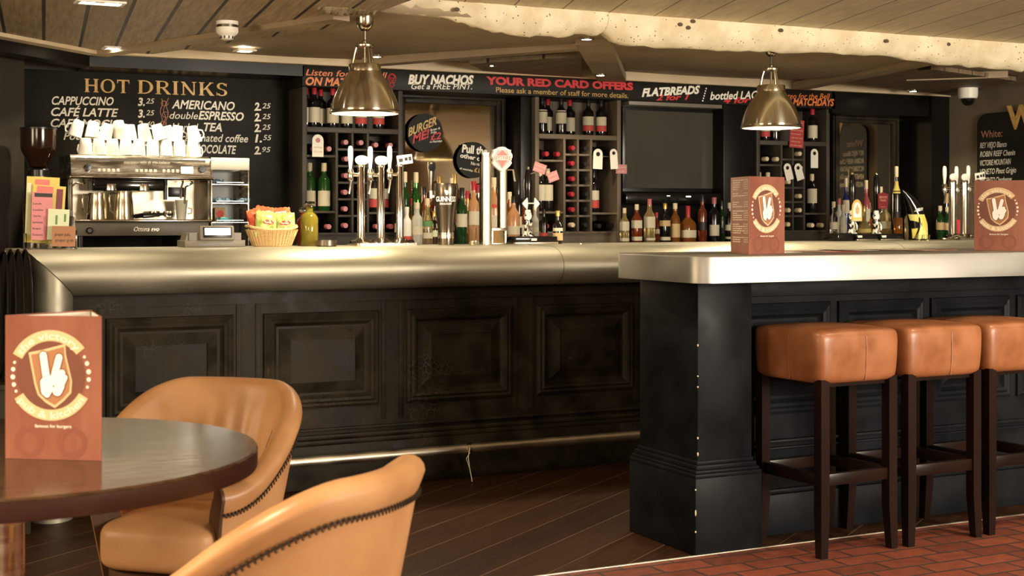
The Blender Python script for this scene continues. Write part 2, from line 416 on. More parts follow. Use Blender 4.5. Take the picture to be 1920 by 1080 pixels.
strip('trim_2', (690,124), (1100,92), .11, ZB-.02, ZB+.03, plaster)
strip('trim_3', (1112,84), (1148,154), .19, ZB-.024, ZB+.03, plaster)
strip('trim_4', (1500,168), (1752,118), .12, ZB-.02, ZB+.03, plaster)
strip('trim_5', (1700,152), (1890,146), .05, ZB-.015, ZB+.03, plaster)
# pale cornice above the sign, with the canted return at the left
struct(MB().box(1.42, 7.9, 8.26, 8.31, 2.186, ZB+.06, .006).build('trim_cornice', plasterl))
struct(MB().slab([(1.42,8.31),(1.47,8.24),(.42,7.19),(.37,7.26)], 2.18, ZB+.02).build('trim_cornice_return', plasterl))
struct(MB().box(1.40, 2.70, 8.31, 8.65, 2.118, ZB+.02).build('trim_pelmet_plain', mirrorblack))
struct(MB().slab([(1.42,8.31),(.37,7.26),(.30,7.36),(1.40,8.46)], 2.118, ZB+.02).build('trim_pelmet_canted', mirrorblack))
struct(MB().box(6.78, 7.9, 8.31, 8.65, 2.03, ZB+.02).build('trim_pelmet_plain_right', mirrorblack))

# the old limewashed beam: irregular lower edge, three lengths
def beam(name, pts, y0, y1, m, seed):
    rnd = random.Random(seed); mb = MB(); rings = []
    n = 40
    for i in range(n+1):
        px = pts[0][0]+(pts[-1][0]-pts[0][0])*i/n
        for a, b in zip(pts, pts[1:]):
            if a[0] <= px <= b[0]:
                t = (px-a[0])/(b[0]-a[0]); pb = a[1]+(b[1]-a[1])*t; break
        P = at(px, pb, y0); zb = P.z + rnd.uniform(-.006,.006); X = P.x
        w1 = y0 + rnd.uniform(-.006,.006)
        R = [(w1, ZF+.03), (w1-.002, zb+.11), (w1+.004, zb+.06), (w1+.018, zb+.028), (w1+.05, zb+.006), ((y0+y1)/2, zb), (y1-.03, zb+.006), (y1, zb+.03), (y1, ZF+.03)]
        rings.append([(X, y+rnd.uniform(-.003,.003), z+rnd.uniform(-.003,.003)) for y, z in R])
    k = len(rings[0]); vs = [v for r in rings for v in r]; fs = []
    for i in range(n):
        for j in range(k-1): fs.append((i*k+j, i*k+j+1, (i+1)*k+j+1, (i+1)*k+j))
    fs.append(tuple(range(k))); fs.append(tuple(n*k+j for j in range(k))[::-1])
    mb.add(vs, fs); return struct(mb.build(name, m, ang=50))
beam('ceiling_beam_end', [(604,12),(620,22),(660,25),(712,22),(724,14)], 6.02, 6.16, beamd, 1)
beam('ceiling_beam_left', [(720,14),(780,22),(830,26),(860,34),(900,48),(960,62),(1010,66),(1075,66),(1088,60),(1110,60),(1122,66),(1138,66),(1142,60)], 6.06, 6.19, beamp, 2)
beam('ceiling_beam_right', [(1142,58),(1150,74),(1180,84),(1250,88),(1350,91),(1450,95),(1560,97),(1660,102),(1760,116),(1930,132)], 6.06, 6.19, beamp, 3)
# bolt holes and knots in the beam
for px, py in ((1275,46),(1299,40),(1464,57),(1778,83),(1662,77),(856,18),(1290,52)):
    p = at(px, py, 6.055); mb = MB(); mb.lathe([(0,-.004),(.013,-.004),(.015,.004),(0,.004)], 12, Matrix.Translation(p) @ Matrix.Rotation(PI/2, 4, 'X') @ Matrix.Scale(.7, 4, (0,1,0)))
    struct(mb.build('ceiling_beam_hole', mat('hole', (.10,.07,.04), .9) if 'hole' not in MAT else MAT['hole']))

# back-bar counter on which the bottles and the coffee machine stand
ZC = 1.07
t = thing('back_counter', 'black back counter running behind the bar under the bottles', 'counter', (0,8.2,0))
MB().box(1.075, 7.70, -.45, .444, ZC-.04, ZC, .004).build('worktop', blackw, t)
MB().box(1.075, 7.70, -.4, .44, 0, ZC-.04).build('cabinet_body', mirrorblack, t)

# ================================================================== MAIN BAR
bar = thing('bar_counter', 'long dark panelled bar with a rounded pewter top, along the back of the room', 'bar counter', (0,YB,0))
Z0, X0, W = .92, .977, .19
prof = [(0, -.10)]
for i in range(17):
    a = PI*i/16; prof.append((W/2-W/2*math.cos(a), -.10-.17*math.sin(a)**.75))
prof.append((W, .12)); prof.append((W, .55))
XR = 7.9
ringsA = [(XR, f, Z0+o) for o, f in prof]; ringsB = [(X0-o, f, Z0+o) for o, f in prof]; ringsC = [(X0-o, f, 0) for o, f in prof]
def shellmesh(A, B):
    mb = MB(); k = len(A); mb.add(A+B, [(j, j+1, k+j+1, k+j) for j in range(k-1)]); return mb
shellmesh(ringsA, ringsB).build('counter_top', pewter, bar, 50)
shellmesh(ringsB, ringsC).build('end_upright', pewter, bar, 50)
MB().tube([Vector(p)+Vector((0,-.0008,0)) for p in ringsB[1:-1]], .0016, 6).build('joint_seam', darksteel, bar)
MB().box(X0-.15, XR, .0, .5, 0, Z0+.17).build('carcass', mirrorblack, bar)
for px in (1054, 1700):
    p = at(px, 500, 6.0); MB().tube([(p.x, q[1]-.0006, Z0+q[0]) for q in prof[1:-1]], .0012, 6).build('joint_seam', darksteel, bar)
MB().box(X0, XR, -.03, .02, .86, .93).box(X0, XR, -.012, .02, 0, .9).build('front_board', blackw, bar)
# skirting with its stepped moulding
MB().box(X0, XR, -.055, .01, 0, .20, .004).box(X0, XR, -.045, .01, .20, .222, .006).box(X0, XR, -.03, .01, .222, .245, .008).build('skirting', blackw, bar)
MB().box(X0, XR, -.035, .01, .262, .275, .004).build('rail_moulding', blackw, bar)

def raised_panel(parent, x0, x1, z0, z1, y, m, inward=1):
    # moulded frame (bolection profile swept round the panel) and a fielded centre
    prof = [(-.028, 0), (-.026, -.012), (-.014, -.020), (-.004, -.016), (.006, -.024), (.018, -.020), (.024, -.008), (.034, .0)]
    mb = MB(); k = len(prof); vs = []; fs = []
    for cx, cz, sx, sz in ((x0,z0,1,1),(x1,z0,-1,1),(x1,z1,-1,-1),(x0,z1,1,-1)):
        for o, f in prof: vs.append((cx+sx*o, y+f, cz+sz*o))
    for i in range(4):
        j = (i+1) % 4
        for t in range(k-1): fs.append((i*k+t, j*k+t, j*k+t+1, i*k+t+1))
    mb.add(vs, fs); fr = mb.build('panel_moulding', m, parent, 25)
    a, b = .036, .095; mb = MB()
    q = [(x0+a, y+.004, z0+a), (x1-a, y+.004, z0+a), (x1-a, y+.004, z1-a), (x0+a, y+.004, z1-a)]
    r = [(x0+b, y-.022, z0+b), (x1-b, y-.022, z0+b), (x1-b, y-.022, z1-b), (x0+b, y-.022, z1-b)]
    r2 = [(x, yy+.005, z) for x, yy, z in r]
    mb.add(q+r+r2, [(0,1,5,4),(1,2,6,5),(2,3,7,6),(3,0,4,7),(8,9,10,11),(4,5,9,8),(5,6,10,9),(6,7,11,10),(7,4,8,11)])
    mb.build('raised_panel', m, parent, 15, recalc=False)
for i in range(5):
    x0 = 1.142+.699*i
    raised_panel(bar, x0+.02, x0+.525, .395, .785, -.012, blackw)
# shallow raised stiles between the panels
for i in range(5):
    x0 = 1.142+.699*i
    MB().box(x0-.045, x0-.02, -.016, 0, .30, .86, .002).box(x0+.565, x0+.59, -.016, 0, .30, .86, .002).build('stile', blackw, bar)

# foot rail
fr = thing('foot_rail', 'polished steel foot rail along the bottom of the panelled bar', 'foot rail', (0,6.07,0))
MB().tube([(.98,0,.155),(5.5,0,.155)], .023, 20).build('tube', satin, fr)
for X in (1.35, 2.78, 4.3):
    MB().tube([(X,0,.155),(X,.06,.155),(X,.125,.155)], .012, 10).lathe([(.027,-.012),(.027,.012)], 16, Matrix.Translation((X,0,.155)) @ Matrix.Rotation(PI/2,4,'Y')).build('bracket', steel, fr)
p = at(880, 850, 6.05)
mb = MB()
mb.tube([(p.x,-.027,.165),(p.x-.01,-.03,.12),(p.x-.004,-.032,.07),(p.x+.006,-.033,.02),(p.x+.008,-.035,-.0+.004)], .0022, 6)
mb.tube([(p.x,-.027,.14),(p.x-.02,-.03,.115),(p.x-.006,-.034,.07)], .0016, 6)
tag(mb.build('cable_tie', white), 'thin white cable tie dangling from the steel foot rail', 'cable tie').location = (0,6.07,0)

# ================================================================== BAR ISLAND
isl = thing('bar_island', 'black panelled bar island with a zinc worktop and corner pillar, behind the leather stools', 'bar island', (0,4.35,0))
def rrect(x0, x1, y0, y1, r, seg=8):
    P = []
    for cx, cy, a0 in ((x1-r,y1-r,0),(x0+r,y1-r,90),(x0+r,y0+r,180),(x1-r,y0+r,270)):
        for i in range(seg+1):
            a = math.radians(a0+90*i/seg); P.append((cx+r*math.cos(a), cy+r*math.sin(a)))
    return P
mb = MB()
outl = rrect(2.85, 6.2, -.12, .50, .075)
n = len(outl); lev = [(0,1.012),(0,1.103),(-.002,1.108),(-.007,1.110)]
vs = []
cxm, cym = 4.5, .19
for off, z in lev:
    for x, y in outl:
        d = Vector((x-(2.95 if x < 3.5 else 6.1), y-(cym+(.2 if y > cym else -.2)), 0)); d = d.normalized() if d.length else d
        vs.append((x+d.x*off, y+d.y*off, z))
fs = [tuple(range(n))[::-1], tuple(range(3*n, 4*n))]
for l in range(3):
    for i in range(n): j = (i+1)%n; fs.append((l*n+i, l*n+j, (l+1)*n+j, (l+1)*n+i))
mb.add(vs, fs); mb.build('worktop', pewterc, isl, 40)
# pillar, its plinth and moulding
MB().box(2.945, 3.19, .03, .44, .30, 1.012, .003).build('pillar', blackc, isl)
MB().box(2.915, 3.215, 0, .47, 0, .285, .003).build('plinth', blackc, isl)
mb = MB()
for i, (o, z0, z1) in enumerate([(0,.285,.30),(-.006,.30,.312),(-.014,.312,.33),(-.022,.33,.345)]):
    mb.box(2.915-o, 3.215+o, 0-o, .47+o, z0, z1, .004)
mb.build('plinth_moulding', blackc, isl)
MB().box(3.15, 6.2, .17, .47, 0, 1.012).build('front_board', blackc, isl)
MB().box(3.2, 6.2, .15, .18, 0, .16, .004).box(3.2, 6.2, .156, .18, .16, .18, .006).box(3.2, 6.2, .15, .18, .36, .375, .005).box(3.2, 6.2, .155, .18, .335, .345, .004).build('skirting', blackc, isl)
MB().box(3.2, 6.2, .155, .18, .94, 1.012, .003).build('top_rail', blackc, isl)
for i in range(6):
    x0 = 3.23+.49*i
    raised_panel(isl, x0+.02, x0+.415, .50, .885, .17, blackc)
# chipped paint on the pillar's corner
mb = MB(); rnd = random.Random(4)
for z in (.16, .09, .245, .43, .62, .66, .775, .37):
    h = rnd.uniform(.003,.008) if z != .16 else .012
    x, y = (2.915, 0) if z < .29 else (2.945, .03)
    mb.soft(x+.001, y+.001, z, .003, .003, h, 2, 4)
mb.build('paint_chip', labcream, isl)
# ================================================================== CEILING FITTINGS
def spot(loc, power, ang=120, col=(1,.83,.58), r=.03):
    d = bpy.data.lights.new('downlight_beam', 'SPOT'); d.energy = power; d.spot_size = math.radians(ang); d.spot_blend = .6; d.color = col; d.shadow_soft_size = r
    o = bpy.data.objects.new('downlight_beam', d); COL.objects.link(o); o.location = loc; return o
for px, py, sq, pw, lab in [(188,5,1,14,'square double recessed downlight in the plank ceiling, at the top edge of the picture'),
        (212,90,1,26,'square recessed downlight in the planks above the left end of the chalkboard'),
        (459,95,1,26,'recessed square downlight just behind the smoke detector'),
        (922,122,0,12,'small round downlight above the words RED CARD on the long sign'),
        (1100,72,0,14,'round downlight tucked under the lower edge of the old pale beam, near its joint'),
        (1126,140,0,12,'round downlight close above the word OFFERS on the sign'),
        (1762,115,0,14,'round downlight under the right end of the old pale beam'),
        (1712,170,0,12,'small round downlight among the dark boards near the security camera'),
        (706,105,0,8,'small downlight half hidden behind the neck of the left pendant lamp')]:
    z = ZB-.004
    if px in (1100, 1126): z = ZB-.028
    if px == 1712: z = ZB-.012
    p = atZ(px, py, z)
    t = thing('downlight', lab, 'downlight', p)
    if sq:
        for dx in ((-.05,.05) if px == 188 else (0,)): MB().lathe([(.030,.0),(.028,-.004),(0,-.006)], 16, Matrix.Translation((dx,0,0))).build('lamp_lens', led, t)
        wd = .105 if px == 188 else .055
        mb = MB()
        for a, b, c, d in ((-wd,wd,-.055,-.036),(-wd,wd,.036,.055),(-wd,-wd+.018,-.036,.036),(wd-.018,wd,-.036,.036)): mb.box(a,b,c,d,-.006,.004,.002)
        mb.build('trim_frame', whitein, t)
    else:
        MB().lathe([(.026,.002),(.026,-.003),(0,-.005)], 16).build('lamp_lens', led, t)
        MB().lathe([(.026,.004),(.026,-.006),(.034,-.008),(.042,-.004),(.042,.004)], 20).build('trim_ring', chrome, t)
    spot((p.x, p.y, p.z-.02), pw)

# smoke detector and camera dome
p = atZ(426, 41, ZB-.002)
t = thing('smoke_detector', 'white smoke detector on the plank ceiling, left of the lamps', 'smoke detector', p)
S = .95
MB().lathe([(r*S, z*S) for r, z in [(.056,.004),(.056,-.012),(.052,-.016)]], 28).build('base_plate', whitein, t)
MB().lathe([(r*S, z*S) for r, z in [(.052,-.016),(.052,-.03)]], 28).build('dark_ring', darksteel, t)
MB().lathe([(r*S, z*S) for r, z in [(.056,-.03),(.056,-.052),(.05,-.062),(.036,-.072),(.032,-.088),(.022,-.092),(0,-.093)]], 28).build('housing', white, t)
mb = MB()
for i in range(10):
    a = 2*PI*i/10; mb.box(-.003,.003,-.002,.002,-.013,.0, M=Matrix.Rotation(a,4,'Z') @ Matrix.Translation((0,-.0335,-.07)))
mb.build('vent_slots', blackpl, t)
p = at(1815, 176, 8.1); p = Vector((7.72, 7.95, 2.10))
p = at(1815, 176, 7.7)
t = thing('security_camera', 'white dome security camera above the right-hand corner of the bar', 'security camera', p)
MB().lathe([(.07,.06),(.07,.0),(.066,-.03),(.06,-.035)], 24).build('housing', whitein, t)
MB().lathe([(.05,-.035),(.048,-.05),(.036,-.072),(.018,-.084),(0,-.088)], 24).build('dome', blackgl, t)
MB().lathe([(.03,.06),(.03,ZB-p.z+.02)], 12).build('mount', whitein, t)

# ================================================================== PENDANT LAMPS
def pendant(px, rim_py, lab):
    p = at(px, rim_py, 6.3); zt = ZB - p.z
    t = thing('pendant_lamp', lab, 'pendant lamp', (p.x, 6.3, p.z), group='metal dome pendant lamps over the bar')
    outer = [(.160,.0),(.1655,.010),(.1635,.02),(.160,.035),(.1545,.055),(.147,.075),(.138,.097),(.127,.120),(.114,.143),(.100,.163),(.086,.182),(.0765,.196),(.0745,.20)]
    MB().rev(outer, 64).build('shade', shadem, t, 60)
    MB().rev([(r-.003, z-.001) for r, z in outer][::-1], 64).build('shade_lining', whitein, t, 60)
    MB().tube([(.164*math.cos(2*PI*i/48), .164*math.sin(2*PI*i/48), .004) for i in range(48)], .005, 8, closed=True).build('rim', nickel, t)
    MB().lathe([(.0,.198),(.074,.198),(.0765,.20),(.0765,.230),(.074,.234),(.04,.238),(0,.238)], 36).build('collar', nickel, t)
    mb = MB()
    for k in range(3):
        a = 2*PI*k/3+.5; c, s = math.cos(a), math.sin(a)
        mb.tube([(.058*c,.058*s,.234),(.048*c,.048*s,.285),(.038*c,.038*s,.318)], [.008,.0065,.008], 8)
    mb.lathe([(0,.312),(.044,.312),(.046,.316),(.046,.326),(.04,.331),(0,.331)], 24)
    mb.tube([(0,0,.232),(0,0,.32)], .006, 8); mb.build('yoke', nickel, t)
    MB().tube([(0,0,.33),(0,0,zt-.03)], .0065, 10).lathe([(.011,.33),(.011,.345),(.007,.35)], 12).build('stem', darksteel, t)
    MB().lathe([(0,zt-.066),(.018,zt-.063),(.034,zt-.048),(.042,zt-.028),(.043,zt+.012),(0,zt+.012)], 28).build('ceiling_cup', nickel, t)
    MB().lathe([(0,.055),(.02,.06),(.034,.08),(.036,.10),(.026,.13),(.015,.15),(.015,.19),(0,.19)], 20).build('bulb', bulb, t)
    d = bpy.data.lights.new('pendant_glow', 'SPOT'); d.energy = 38; d.color = (1,.82,.55); d.shadow_soft_size = .035; d.spot_size = math.radians(150); d.spot_blend = .35
    o = bpy.data.objects.new('pendant_glow', d); COL.objects.link(o); o.location = (p.x, 6.3, p.z+.05)
    return t
pendant(684, 213, 'domed metal pendant lamp hanging in front of the left wine rack')
_two = pendant(1446, 240, 'domed metal pendant lamp hanging in front of the right wine rack, under the old beam')

# ================================================================== SIGN OVER THE RACKS
YS = 8.31
sg = thing('offers_sign', 'long black hand-lettered sign board of offers above the wine racks', 'sign', (0,YS,0))
xl, xr = at(567,140,YS).x, at(1566,180,YS).x
MB().box(xl, xr, 0, .34, 2.058, 2.186, .002).build('board', chalkboard, sg)
def line(parent, body, x0, x1, yb0, yb1, cap_px, m, Y, bold=.0, shear=.0, name='lettering', off=.0015):
    a = at(x0, yb0, Y); b = at(x1, yb1, Y); cap = cap_px*mpp((x0+x1)/2, Y)
    mb = MB(); mb.text(tgeo(body, bold, shear), a.x, b.x, a.z, cap, -off, slope=(b.z-a.z)/(b.x-a.x))
    return mb.build(name, m, parent, recalc=False)
L = lambda *a, **k: line(sg, *a, Y=YS, **k)
L('Listen for the Bell', 573, 726, 141, 147, 11, orangep, bold=.012, shear=.25)
L('ON MATCHDAYS', 573, 724, 159, 164, 14, orangep, bold=.035, shear=.25)
L('BUY NACHOS', 765, 888, 157, 158, 16, chalk, bold=.05, shear=.22)
L('Get a FREE PINT.', 771, 885, 167, 167.5, 10, chalk, bold=.008, shear=.25)
L('YOUR RED CARD OFFERS', 911, 1187, 157.5, 168.5, 13, redp, bold=.05, shear=-.03)
L('Please ask a member of staff for more details.', 930, 1178, 173, 184, 9.5, gold, bold=.002)
L('2 for 1', 1230, 1292, 188, 187, 10, redp, bold=.03, shear=.3)
L('FLATBREADS', 1203, 1312, 181, 175, 14, chalk, bold=.045, shear=.25, off=.003)
L('4 for', 1356, 1408, 194, 192, 10, redp, bold=.03, shear=.3)
L('bottled LAGERS', 1331, 1448, 187, 184, 14, chalk, bold=.02, shear=.22, off=.003)
L('Listen for the Bell', 1462, 1556, 185, 185.5, 10, orangep, bold=.004, shear=.25)
L('ON MATCHDAYS', 1463, 1564, 197, 198.5, 12.5, orangep, bold=.03, shear=.25)
mb = MB()
for i in range(6):
    p = at(1324-1.3*i, 166+4.6*i, YS); mb.flat([(p.x+.006*math.cos(k*PI/4), p.z+.006*math.sin(k*PI/4)) for k in range(8)], -.0015)
mb.build('dotted_divider', chalk, sg, recalc=False)
c = at(735, 147, YS); mb = MB()
for r, dz, h in ((.026,.0,.03),(.017,.008,.022),(.014,-.038,.016),(.02,.012,.012)):
    mb.tube([(c.x+r*math.cos(k*PI/10), -.001, c.z+dz+h*math.sin(k*PI/10)) for k in range(20)], .0022, 5, closed=True)
mb.build('swirl_drawing', redp, sg)

# ================================================================== HOT DRINKS CHALKBOARD
YH = 8.63
hb = thing('drinks_chalkboard', 'big black HOT DRINKS menu board on the wall behind the coffee machine', 'chalkboard', (0,YH,0))
MB().box(at(36,200,YH).x, at(545,200,YH).x, 0, .019, 1.08, 2.12, .003).build('board', chalkboard, hb)
H = lambda *a, **k: line(hb, *a, Y=YH, **k)
# serif capitals for the heading
def serif_word(word, x0, x1, yb0, yb1, cap_px, m, Y, parent):
    a = at(x0, yb0, Y); b = at(x1, yb1, Y); cap = cap_px*mpp((x0+x1)/2, Y); sl = (b.z-a.z)/(b.x-a.x)
    TH, tn, sf = .19, .10, .055
    def serif(x, z, w): return [(x-w, z), (x+w, z), (x+w, z+sf), (x-w, z+sf)]
    def arc(cx, cz, rx, rz, a0, a1, n=18, t0=.08, t1=.19):
        o, i_ = [], []
        for k in range(n+1):
            t = math.radians(a0+(a1-a0)*k/n); th = t0+(t1-t0)*abs(math.cos(t))
            o.append((cx+rx*math.cos(t), cz+rz*math.sin(t))); i_.append((cx+(rx-th)*math.cos(t), cz+(rz-t0)*math.sin(t)))
        return [[o[k], o[k+1], i_[k+1], i_[k]] for k in range(n)]
    def stem(x): return [[(x-TH/2,0),(x+TH/2,0),(x+TH/2,1),(x-TH/2,1)], serif(x,0,.17), serif(x,1-sf,.17)]
    G = {
     'H': (.95, stem(.18)+stem(.77)+[[(.2,.46),(.76,.46),(.76,.56),(.2,.56)]]),
     'O': (1.0, arc(.5,.5,.48,.52,0,360,36)),
     'T': (.86, [q for q in stem(.43)[:2]]+[[(.02,.9),(.84,.9),(.84,1),(.02,1)],[(.02,.72),(.07,.72),(.10,.92),(.02,.92)],[(.84,.72),(.79,.72),(.76,.92),(.84,.92)]]),
     'D': (.94, stem(.18)+arc(.36,.5,.55,.5,-90,90)+[[(.15,0),(.36,0),(.36,.08),(.15,.08)],[(.15,.92),(.36,.92),(.36,1),(.15,1)]]),
     'R': (.90, stem(.18)+arc(.42,.73,.36,.27,-90,90,14,.07,.17)+[[(.15,.93),(.42,.93),(.42,1),(.15,1)],[(.15,.46),(.42,.46),(.42,.53),(.15,.53)],[(.38,.48),(.56,.48),(.92,0),(.70,0)],serif(.81,0,.12)]),
     'I': (.40, stem(.2)),
     'N': (1.0, [[(.14,0),(.22,0),(.22,1),(.14,1)],[(.78,0),(.86,0),(.86,1),(.78,1)],[(.02,1),(.24,1),(.86,0),(.72,0)],serif(.18,0,.14),serif(.82,1-sf,.14)]),
     'K': (.95, stem(.18)+[[(.26,.42),(.36,.42),(.84,1),(.70,1)],[(.38,.55),(.52,.66),(.94,0),(.70,0)],serif(.82,0,.13),serif(.77,1-sf,.13)]),
     'S': (.74, arc(.37,.74,.31,.26,20,270,16,.08,.17)+arc(.37,.26,.33,.26,90,-160,16,.08,.17)+[[(.62,.72),(.67,.72),(.67,.98),(.64,.98)],[(.03,.28),(.08,.28),(.08,.02),(.05,.02)]]),
     'W': (1.25, [[(.02,1),(.26,1),(.48,0),(.34,0)],[(.52,1),(.66,1),(.46,0),(.34,0)],[(.52,1),(.74,1),(.94,0),(.80,0)],[(1.14,1),(1.24,1),(.94,0),(.82,0)],serif(.14,1-sf,.17),serif(1.17,1-sf,.12)]),
     'E': (.80, stem(.18)+[[(.15,.0),(.74,0),(.74,.09),(.15,.09)],[(.15,.91),(.70,.91),(.70,1),(.15,1)],[(.15,.46),(.5,.46),(.5,.55),(.15,.55)],[(.69,0),(.76,.26),(.74,0)],[(.65,1),(.70,.76),(.70,1)]]),
     ' ': (.45, [])}
    tot = sum(G[c][0]+.10 for c in word)-.10; k = (b.x-a.x)/tot
    mb = MB(); x = 0
    for c_ in word:
        wd, polys = G[c_]
        for n_, pl in enumerate(polys):
            mb.add([(a.x+(x+u)*k, -.0015-.00006*(n_ % 7), a.z+v*cap+sl*(x+u)*k) for u, v in pl], [tuple(range(len(pl)))])
        x += wd+.10
    return mb.build('heading', m, parent, recalc=False)
serif_word('HOT', 158, 243, 172.5, 175, 25, gold, YH, hb)
serif_word('DRINKS', 258, 427, 175.5, 180.5, 25, gold, YH, hb)
for body, x0, x1, y0, y1, cp, bold in [
    ('CAPPUCCINO',97,213,196,197.5,15,.02),('CAFÉ LATTE',95.7,222,217,219,15,.02),('CAFÉ MOCHA',95,234,238,240.5,15,.02),('Pot',119,150,262,262,14,.012),
    ('AMERICANO',322,440,203,207,15.5,.02),('double',318,371,222.5,223.5,13,.003),('ESPRESSO',372,457,223.5,226.5,15,.025),('Herbal',322,372,245,246,14,.006),('TEA',382,416,245.5,246.5,15,.025),
    ('decaffeinated coffee',322,465,264,267,14,.012),('hot',322,350,284,285,13,.006),('CHOCOLATE',354,443,286,288.5,15,.025)]:
    H(body, x0, x1, y0, y1, cp, chalk, bold=bold, shear=.25)
for big, sm, x0, yb, rx in [('3.','25',258.5,198,0),('3.','25',258.5,220,0),('3.','40',258.5,241,0),('2.','25',476.5,207,0),('2.','25',476.5,227,0),('2.','25',476.5,247,0),('1.','55',478,266.5,0),('2.','95',476.5,289,0)]:
    H(big, x0, x0+13, yb, yb, 14, chalk, bold=.035, shear=.15); H(sm, x0+15, x0+31, yb-4, yb-3.5, 9.5, chalk, bold=.004, shear=.25)
mb = MB()
for x0, y0, ph, ln in ((303,185,0,58),(309,190,1,52),(314,183,2,60)):
    pts = []
    for k in range(14):
        p = at(x0+2.2*math.sin(k*.9+ph)-.12*k, y0+ln*k/13, YH); pts.append((p.x, -.001, p.z))
    mb.tube(pts, .0022, 5)
for cx_, cy_, r in ((308,193,8),(311,214,9),(306,230,6)):
    pts = []
    for k in range(18):
        a_ = k*.42; p = at(cx_+r*(1-k/26)*math.cos(a_), cy_+r*.8*(1-k/26)*math.sin(a_), YH); pts.append((p.x, -.001, p.z))
    mb.tube(pts, .002, 5)
mb.build('steam_drawing', pinkp, hb)

# ================================================================== MIRRORS, TELEVISION, RIGHT-HAND BOARD
def framed_mirror(name, lab, x0, x1, z0, z1, Y, fw=.07):
    t = thing(name, lab, 'mirror', (0,Y,0))
    MB().box(x0, x1, -.005, .0, z0, z1).build('glass', mirror, t)
    mb = MB()
    for o, d, th in ((0,.03,fw*.45),(fw*.45,.045,fw*.35),(fw*.8,.03,fw*.2)):
        a, b = x0-o-th, x1+o+th; c, d_ = z0-o-th, z1+o+th
        mb.box(a, x0-o, -d, 0, c, d_, .004).box(x1+o, b, -d, 0, c, d_, .004).box(x0-o, x1+o, -d, 0, z1+o, d_, .004).box(x0-o, x1+o, -d, 0, c, z0-o, .004)
    mb.build('frame', blackw, t); return t
YM = 8.645
m1 = framed_mirror('bar_mirror', 'black framed mirror with round chalk signs, between the left and middle wine racks', at(757,300,YM).x, at(928,300,YM).x, 1.22, at(850,196,YM).z, YM)
m2 = framed_mirror('bar_mirror', 'dark framed mirror reflecting the wine board, right of the right wine rack', at(1562,300,YM).x, at(1662,300,YM).x, 1.22, at(1600,232,YM).z, 8.594, .06)
m3 = framed_mirror('bar_mirror', 'narrow mirror strip in a black surround, behind the curved black and yellow tap', at(1704,300,YM).x, at(1742,300,YM).x, 1.22, at(1700,228,YM).z, YM, .05)
struct(MB().box(at(946,300,YM).x, 4.335, 8.40, 8.65, 1.07, 2.06, .004).build('wall_back_dark_panel', mirrorblack))
struct(MB().box(at(1366,300,8.3).x, 6.14, 8.36, 8.65, 1.07, 2.06, .004).build('wall_back_black_pier', mirrorblack))
struct(MB().box(7.0, 7.72, 8.6, 8.65, at(1600,228,8.6).z+.02, 2.06).box(2.66,7.0,8.645,8.66,1.07,2.06).build('wall_back_black_lining', mirrorblack))

YT = 8.5
tv = thing('television', 'wide flat television, switched off, between the middle and right wine racks', 'television', (0,YT,0))
a, b = at(1172,206,YT), at(1362,354,YT)
MB().box(a.x-.02, b.x+.035, 0, .05, b.z-.03, a.z+.03, .006).build('housing', blackpl, tv)
MB().box(a.x, b.x, -.003, .002, b.z, a.z).build('screen', tvm, tv)
MB().box(a.x+.1, b.x-.1, .05, .145, b.z+.1, a.z-.1).build('wall_mount', blackpl, tv)
p = at(1270, 368, 8.42)
t = thing('soundbar', 'black equipment shelf with small lights under the television', 'soundbar', (p.x, 8.46, p.z))
MB().box(a.x-.05-p.x, b.x+.04-p.x, -.06, .18, -.055, .022, .006).build('case', blackgl, t)
mb = MB(); mb.box(-.10,-.075,-.062,-.055,.0,.004).box(.06,.10,-.062,-.055,-.006,.002).build('indicator_light', screenw, t)
struct(MB().box(a.x-.04, b.x+.04, 8.38, 8.65, at(1270,198,8.4).z-.01, at(1270,190,8.4).z+.0, .004).build('trim_television_pelmet', greypl))

# wine board on the right-hand wall
XW = 7.9
wb = thing('wine_chalkboard', 'black wine list board with a gold heading on the right-hand wall', 'chalkboard', (XW-.002,0,0), -PI/2)
def wl(body, x0, x1, y0, y1, cap, m, bold=0, shear=.2):
    a = atX(x0, y0, XW); b = atX(x1, y1, XW)
    mb = MB(); mb.text(tgeo(body, bold, shear), -a.y, -b.y, a.z, cap, -.0225, slope=(b.z-a.z)/(a.y-b.y)*1.0); mb.build('lettering', m, wb, recalc=False)
e = atX(1836, 222, XW); zt = e.z
poly = [(-e.y, 1.2), (-5.2, 1.2), (-5.2, zt+.03), (-e.y+.12, zt+.03)]
poly += [(-e.y+.12-.02-.10*math.sin(k*PI/8), zt+.03-.08*(1-math.cos(k*PI/8)) ) for k in range(0,5)]
MB().prism(poly, -.02, 0).build('board', chalkboard, wb)
wl('White:', 1844, 1884, 259, 256, .052, pinkp, .006, 0)
for i, (s_, x1) in enumerate([('REY VIEJO Blanco',1892),('ROBIN REEF Chenin',1908),('VICTORIE MOUNTAIN',1900),('VENETO Pinot Grigio',1910),('ARGENTO Chardonnay',1902)]):
    yb = 278+16.5*i; wl(s_, 1842, x1, yb, yb-(x1-1842)*.058, .040, chalk, .01, .25)
a = atX(1892, 241, XW); cap = .155
mb = MB(); mb.text(tgeo('WINE', .05, 0), -a.y, -a.y+.62, a.z, cap, -.0225); mb.build('heading', gold, wb, recalc=False)
for i in range(5):
    for k in range(3):
        z = atX(1842, 278+16.5*i, XW).z; mb = MB(); mb.text(tgeo(('3.75','5.05','14.50')[k], .01, .15), -6.95+.17*k, -6.83+.17*k, z, .05, -.0225); mb.build('price', chalk, wb, recalc=False)

